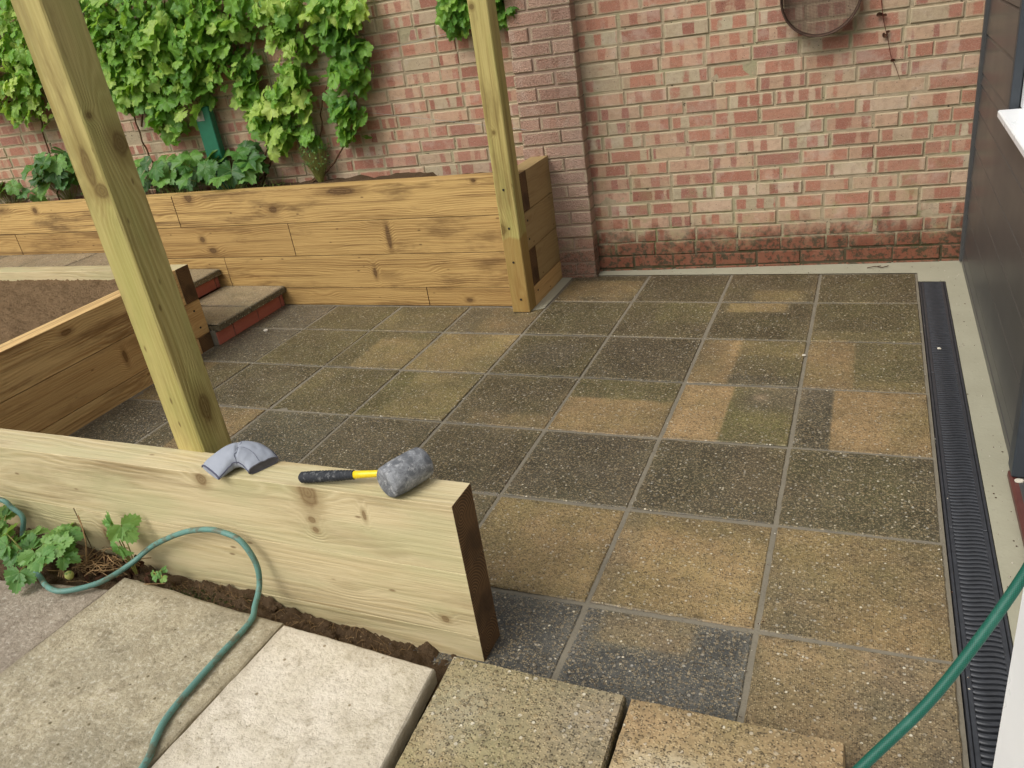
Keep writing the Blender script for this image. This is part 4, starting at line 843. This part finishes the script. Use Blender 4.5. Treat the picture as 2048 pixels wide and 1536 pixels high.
def berry(x, y, z, r, mat, lab):
    b = MB(); n1, n2 = 12, 9
    def cp(i, j): th, ph = 6.283 * i / n1, 3.1416 * j / n2; k_ = 1 - .22 * max(0, -math.cos(ph)) ; return V(x + r * math.cos(th) * math.sin(ph) * k_, y + r * math.sin(th) * math.sin(ph) * k_, z + r * 1.15 * math.cos(ph))
    for i in range(n1):
        for j in range(n2): b.face([cp(i, j), cp(i + 1, j), cp(i + 1, j + 1), cp(i, j + 1)])
    t = thing('strawberry', lab, 'strawberry', (x, y, z - r), 'strawberries'); b.build('fruit', mat, t, smooth=True)
    b = MB()
    for k_ in range(5): leaf(b, V(x, y, z + r * 1.1), V(.0, 0, 1), V(math.cos(k_ * 1.257), math.sin(k_ * 1.257), -.3), r * .9, OV2, (.6, .5, .5), .4, 0)
    b.build('calyx', L_STRAW, t)
berry(-2.352, -3.115, .178, .013, M_FRUIT, 'pale green unripe strawberry lying on the slab inside the hose bend')
berry(-2.475, -3.175, .19, .012, M_FRUITR, 'reddish strawberry half hidden under the bushy plant')
berry(-2.52, -3.16, .196, .011, M_FRUITR, 'orange tinged strawberry at the left under the bushy plant')
t = thing('dead_stem_tangle', 'tangle of dry brown stems and roots lying on the soil by the timber wall', 'plant debris', (-2.38, -3.03, .16)); b = MB(); c2 = MB()
for i in range(75):
    x = random.gauss(-2.34, .07); y = random.gauss(-3.035, .025); z = max(soilz(x, y), .135) + random.uniform(.0, .022); L = random.uniform(.03, .11); a_ = random.uniform(0, 6.3)
    p0 = V(x, y, z); p2 = p0 + V(math.cos(a_) * L, math.sin(a_) * L * .5, random.uniform(-.005, .03)); pm_ = (p0 + p2) / 2 + V(random.gauss(0, .01), random.gauss(0, .01), random.uniform(0, .02)); b.tube(spline([p0, pm_, p2], 4), random.uniform(.0006, .0018), 4, cap=False)
b.tube(spline([(-2.36, -3.05, .17), (-2.37, -3.02, .22), (-2.385, -3.0, .262), (-2.395, -2.99, .30)], 5), .0022, 5)
for i in range(5): b.tube(spline([(-2.39 + .006 * i, -3.04, .19), (-2.40, -3.09, .195), (-2.40 + .01 * i, -3.12, .168)], 4), .0014, 5)
so_ = b.build('stems', M_TWIG, t, smooth=True); so_['kind'] = 'stuff'
for i in range(60):
    x = random.gauss(-2.33, .09); y = random.gauss(-3.03, .03); z = max(soilz(x, y), .13) + random.uniform(0, .012); leaf(c2, V(x, y, z), rnd_dir(V(0, 0, 1), .7), rnd_dir(V(1, 0, 0), 1), random.uniform(.012, .03), OV2, (random.random(),) * 3, .8, .8, wav=.3)
c2.build('withered_leaves', M_DEAD, t)
b = MB()
for i in range(500):
    x = random.gauss(-1.98, .10); y = random.gauss(-3.035, .018); z = soilz(x, y) + .002; leaf(b, V(x, y, z), rnd_dir(V(0, 0, 1), .6), rnd_dir(V(1, 0, 0), 1), random.uniform(.003, .009), OV2, (random.random(),) * 3, .2, .2)
setting(b.build('moss', M_MOSS), 'stuff')
b = MB()
for i in range(260):
    x = random.uniform(-2.1, -1.3); y = random.uniform(-3.09, -2.98); z = soilz(x, y); p = V(x, y, z); d = V(random.gauss(0, 1), random.gauss(0, .6), random.uniform(.1, .9)).normalized() * random.uniform(.008, .03); b.tube([p, p + d * .5 + V(0, 0, .003), p + d], .0005, 3, cap=False)
setting(b.build('root_hairs', M_TWIG), 'stuff')

# ------------------------------------------------------------------ garden hoses
b = MB(); HR = .0081
P = spline([(-3.4, -3.03, .26), (-3.0, -3.03, .29), (-2.757, -2.995, .318), (-2.70, -2.99, .285), (-2.672, -2.99, .252), (-2.665, -3.02, .20), (-2.56, -3.09, .182), (-2.449, -3.140, .174), (-2.38, -3.168, .171), (-2.315, -3.166, .169), (-2.24, -3.107, .166), (-2.20, -3.03, .175), (-2.14, -2.985, .215), (-2.049, -2.982, .262), (-1.96, -2.982, .298), (-1.876, -2.982, .316), (-1.82, -2.984, .314), (-1.774, -2.986, .300), (-1.745, -2.99, .262), (-1.732, -2.995, .215), (-1.732, -3.01, .165), (-1.715, -3.06, .143), (-1.69, -3.115, .139), (-1.690, -3.233, .138), (-1.687, -3.364, .137), (-1.678, -3.437, .137), (-1.659, -3.489, .136), (-1.631, -3.555, .135), (-1.60, -3.75, .133), (-1.6, -4.3, .133)], 10)
b.tube(P, HR, 14); tag(b.build('garden_hose', M_HOSE, smooth=True), 'dusty blue green braided hose looping against the timber wall and over the slabs', 'hose', 'garden hoses')
b = MB(); P = spline([(-1.2, -4.35, .12), (-.75, -4.05, .15), (-.50, -3.82, .33), (-.33, -3.64, .50), (-.217, -3.538, .602), (-.147, -3.475, .662), (-.095, -3.422, .724), (-.045, -3.368, .798), (-.008, -3.34, .90), (.0, -3.38, 1.0), (.025, -3.48, 1.065), (.042, -3.6, 1.078), (.03, -3.7, 1.0), (.0, -3.9, .6), (.0, -4.2, .3)], 14)
b.tube(P, .0068, 16); tag(b.build('garden_hose', M_HOSE2, smooth=True), 'clean dark green braided hose hanging across the right foreground in front of the white door', 'hose', 'garden hoses')

# ------------------------------------------------------------------ mallet and cloth pad on the front wall
TZ = .484
ml = thing('rubber_mallet', 'scuffed grey rubber mallet with yellow handle lying on the pale timber wall', 'mallet', (-1.3, -2.92, TZ))
b = MB(); hc0, hc1 = V(-1.262, -2.966, TZ + .0425), V(-1.214, -2.853, TZ + .0425); ax = (hc1 - hc0).normalized()
prof = [(0, .0), (0, .030), (.002, .0365), (.007, .0405), (.03, .0425), (.060, .0432), (.090, .0425), (.115, .0405), (.120, .0365), (.1225, .030), (.1225, 0)]
e1 = ax.cross(Z).normalized(); e2 = ax.cross(e1); n = 28
for (a0, r0), (a1, r1) in zip(prof, prof[1:]):
    for k_ in range(n):
        q = lambda a_, r, kk: hc0 + ax * a_ + (e1 * math.cos(6.28318 * kk / n) + e2 * math.sin(6.28318 * kk / n)) * r
        fs = [q(a0, r0, k_), q(a0, r0, k_ + 1), q(a1, r1, k_ + 1), q(a1, r1, k_)]
        if r0 == 0: fs = [fs[0], fs[2], fs[3]]
        if r1 == 0: fs = [fs[0], fs[1], fs[2]]
        b.face(fs)
b.build('head', M_RUBBER, ml, smooth=True)
hm = (hc0 + hc1) / 2; he = V(-1.537, -2.944, TZ + .0165); hd = (he - hm).normalized()
b = MB(); P = [hm + hd * .02, hm + hd * .05, hm + hd * .08, hm + hd * .12, hm + hd * .15]; b.tube(P, [.0085, .0085, .0088, .0095, .0105], 16); b.build('shaft', M_YEL, ml, smooth=True)
b = MB(); Lh = (he - hm).length; P = []; rs = []; nn_ = 60
for i in range(nn_ + 1):
    t = .142 + (Lh - .142) * i / nn_; f_ = i / nn_; P.append(hm + hd * t); rs.append((.0115 + .0035 * math.sin(f_ * 2.2) + .0006 * math.sin(i * 1.9)) * (1 if i < nn_ - 3 else (.97, .9, .75, .5)[i - nn_ + 3]))
b.tube(P, rs, 18); b.build('grip', M_GRIP, ml, smooth=True)

pad = thing('work_glove', 'folded grey quilted cloth pad with dark seams draped over the pale timber wall', 'glove', (-1.76, -2.9, TZ))
def padpt(a_, w, side):
    S_ = padpt.S; i = a_ * (len(S_) - 1); i0 = min(int(i), len(S_) - 2); c = S_[i0].lerp(S_[i0 + 1], i - i0); t = (S_[min(i0 + 2, len(S_) - 1)] - S_[max(i0 - 1, 0)]).normalized()
    sd_ = t.cross(Z).normalized(); hw = .055 - .012 * a_ - .003 * math.exp(-((a_ - .5) / .2) ** 2) * (1 if w > 0 else 0)
    rise = math.sin(3.1416 * min(1, a_ * .92 + .03)) ** .8; k = max(0, 1 - abs(w) ** 3.2) ** .5
    up_ = .012 + .047 * rise; lo = max(.0012, .007 * math.sin(3.1416 * a_) ** 2 * (.6 + .4 * w))
    crease = .0065 * math.exp(-((a_ - .50 - .05 * w) / .022) ** 2) * (1 if w > -.5 else .5) + .0022 * noise.noise(V(a_ * 9, w * 3, 0)) + .001 * noise.noise(V(a_ * 30, w * 9, 3))
    mid = lo + (up_ - lo) * .38
    z = mid + (up_ - mid - crease) * k if side else mid - (mid - lo) * k
    return V(c.x, c.y, TZ + z) + sd_ * w * hw
padpt.S = spline([V(-1.824, -2.958, 0), V(-1.808, -2.926, 0), V(-1.785, -2.900, 0), V(-1.752, -2.886, 0), V(-1.718, -2.888, 0), V(-1.688, -2.902, 0)], 8)
b = MB(); NA, NW = 44, 20
for sd2 in (1, 0):
    for i in range(NA):
        for j in range(NW):
            f4 = [padpt(p_ / NA, -1 + 2 * q_ / NW, sd2) for p_, q_ in ((i, j), (i + 1, j), (i + 1, j + 1), (i, j + 1))]; b.face(f4 if sd2 else f4[::-1], [(i / NA * .2, j / NW * .08)] * 4)
b.build('cloth_body', M_CLOTH, pad, smooth=True)
b = MB(); edge = [padpt(i / NA, -.985, 1) for i in range(NA + 1)]; b.tube(edge, .0013, 5)
b.tube([padpt(i / NA, .985, 1) for i in range(NA + 1)], .0013, 5); b.tube([padpt(0.004, -1 + 2 * j / NW, 1) for j in range(NW + 1)], .0026, 6)
b.tube([padpt(.52 + .02 * math.sin(j), -1 + 2 * j / NW, 1) + Z * .0004 for j in range(NW + 1)], .0007, 4); b.tube([padpt(i / NA, .15, 1) + Z * .0004 for i in range(NA // 2, NA)], .0006, 4)
b.build('seam', M_SEAM, pad, smooth=True)
b = MB(); e0 = [padpt(0, -1 + 2 * j / NW, 1) for j in range(NW + 1)]; l0 = [padpt(0, -1 + 2 * j / NW, 0) for j in range(NW + 1)]
for j in range(NW): b.face([e0[j], l0[j], l0[j + 1], e0[j + 1]], [(j * .01, 0), (j * .01, .01), (j * .01 + .01, .01), (j * .01 + .01, 0)])
b.build('pad_end', M_CLOTH, pad)
b = MB(); ends = [padpt(1, -1 + 2 * j / NW, 1) for j in range(NW + 1)]; low = [padpt(1, -1 + 2 * j / NW, 0) for j in range(NW + 1)]
b.tube(ends, .002, 6); b.tube(low, .002, 6)
for j in range(NW): b.face([ends[j], ends[j + 1], low[j + 1], low[j]])  # flat dark face paints the shade inside the open end
b.build('cuff', M_OPENSHADE, pad)

# ------------------------------------------------------------------ small chips and bits lying on the patio
def chip(x, y, z, r, mat, lab, name='stone_chip', cat='stone'):
    b = MB(); ds = random.random() * 9; n1, n2 = 8, 5
    def cp(i_, j_): th, ph = 6.283 * i_ / n1, 3.1416 * j_ / n2; q = V(math.cos(th) * math.sin(ph) * 1.4, math.sin(th) * math.sin(ph), math.cos(ph) * .6); return V(x, y, z) + q * r * (1 + .6 * noise.noise(q * 1.7 + V(ds, 0, 0)))
    for i_ in range(n1):
        for j_ in range(n2): b.face([cp(i_, j_), cp(i_ + 1, j_), cp(i_ + 1, j_ + 1), cp(i_, j_ + 1)])
    tag(b.build(name, mat, weld=True), lab, cat, 'stone chips on the patio')
chip(-3.383, -.941, .005, .011, M_STONE, 'white stone chip on the patio slab near the lower step')
chip(-.457, -1.056, .004, .006, M_STONE, 'tiny pale stone chip in a joint of the patio')
chip(.05, -.962, .008, .006, M_STONE, 'tiny white stone chip lying on the drain grating')
chip(.205, -1.95, .036, .009, M_STONE, 'pinkish white stone chip on the red brown door threshold')
b = MB(); b.tube(spline([(-.23, .018, .008), (-.19, .03, .012), (-.16, .026, .008), (-.13, .045, .010)], 4), .0022, 5); b.tube([(-.19, .03, .011), (-.165, .05, .008)], .0015, 4)
tag(b.build('twig', M_DEAD, smooth=True), 'small dark twig on the concrete strip below the brick wall', 'twig')
b = MB(); random.seed(61)
for i in range(420):
    x = random.uniform(-3.5, .19); y = random.uniform(-3.0, -.06); k_ = random.random()
    if k_ < .45: x = -round(-x / .45) * .45 + random.gauss(0, .012)
    elif k_ < .6: x = random.uniform(.12, .19)
    elif k_ < .7: y = random.uniform(-.05, .06); x = random.uniform(-1.6, .15)
    if x < -1.9 and y > -.56: continue
    r = random.uniform(.0012, .0034); z = .003; a_ = random.random() * 6; pts = [V(x + r * math.cos(a_ + q * 1.2566) * random.uniform(.7, 1.4), y + r * math.sin(a_ + q * 1.2566), z) for q in range(5)]; t_ = V(x, y, z + r * .8)
    for q in range(5): b.face([t_, pts[q], pts[(q + 1) % 5]], None, random.choice((0, 1)))
setting(b.build('grit', [M_DEAD, M_STONE]), 'stuff')
# dark hedge beyond the wall, at the top left corner
b = MB(); random.seed(77)
for i in range(1500):
    p = wp(random.uniform(-6.5, -2.6), random.uniform(1.7, 2.6), -random.uniform(.4, 1.2)); leaf(b, p, rnd_dir(V(0, -1, .5), .6), rnd_dir(V(0, 0, -1), .8), random.uniform(.03, .06), OV2, (random.random() * .6, .5, .5), .2, .2)
tag(b.build('hedge', L_DARK), 'dark hedge showing above the wall coping at the top left corner', 'hedge')
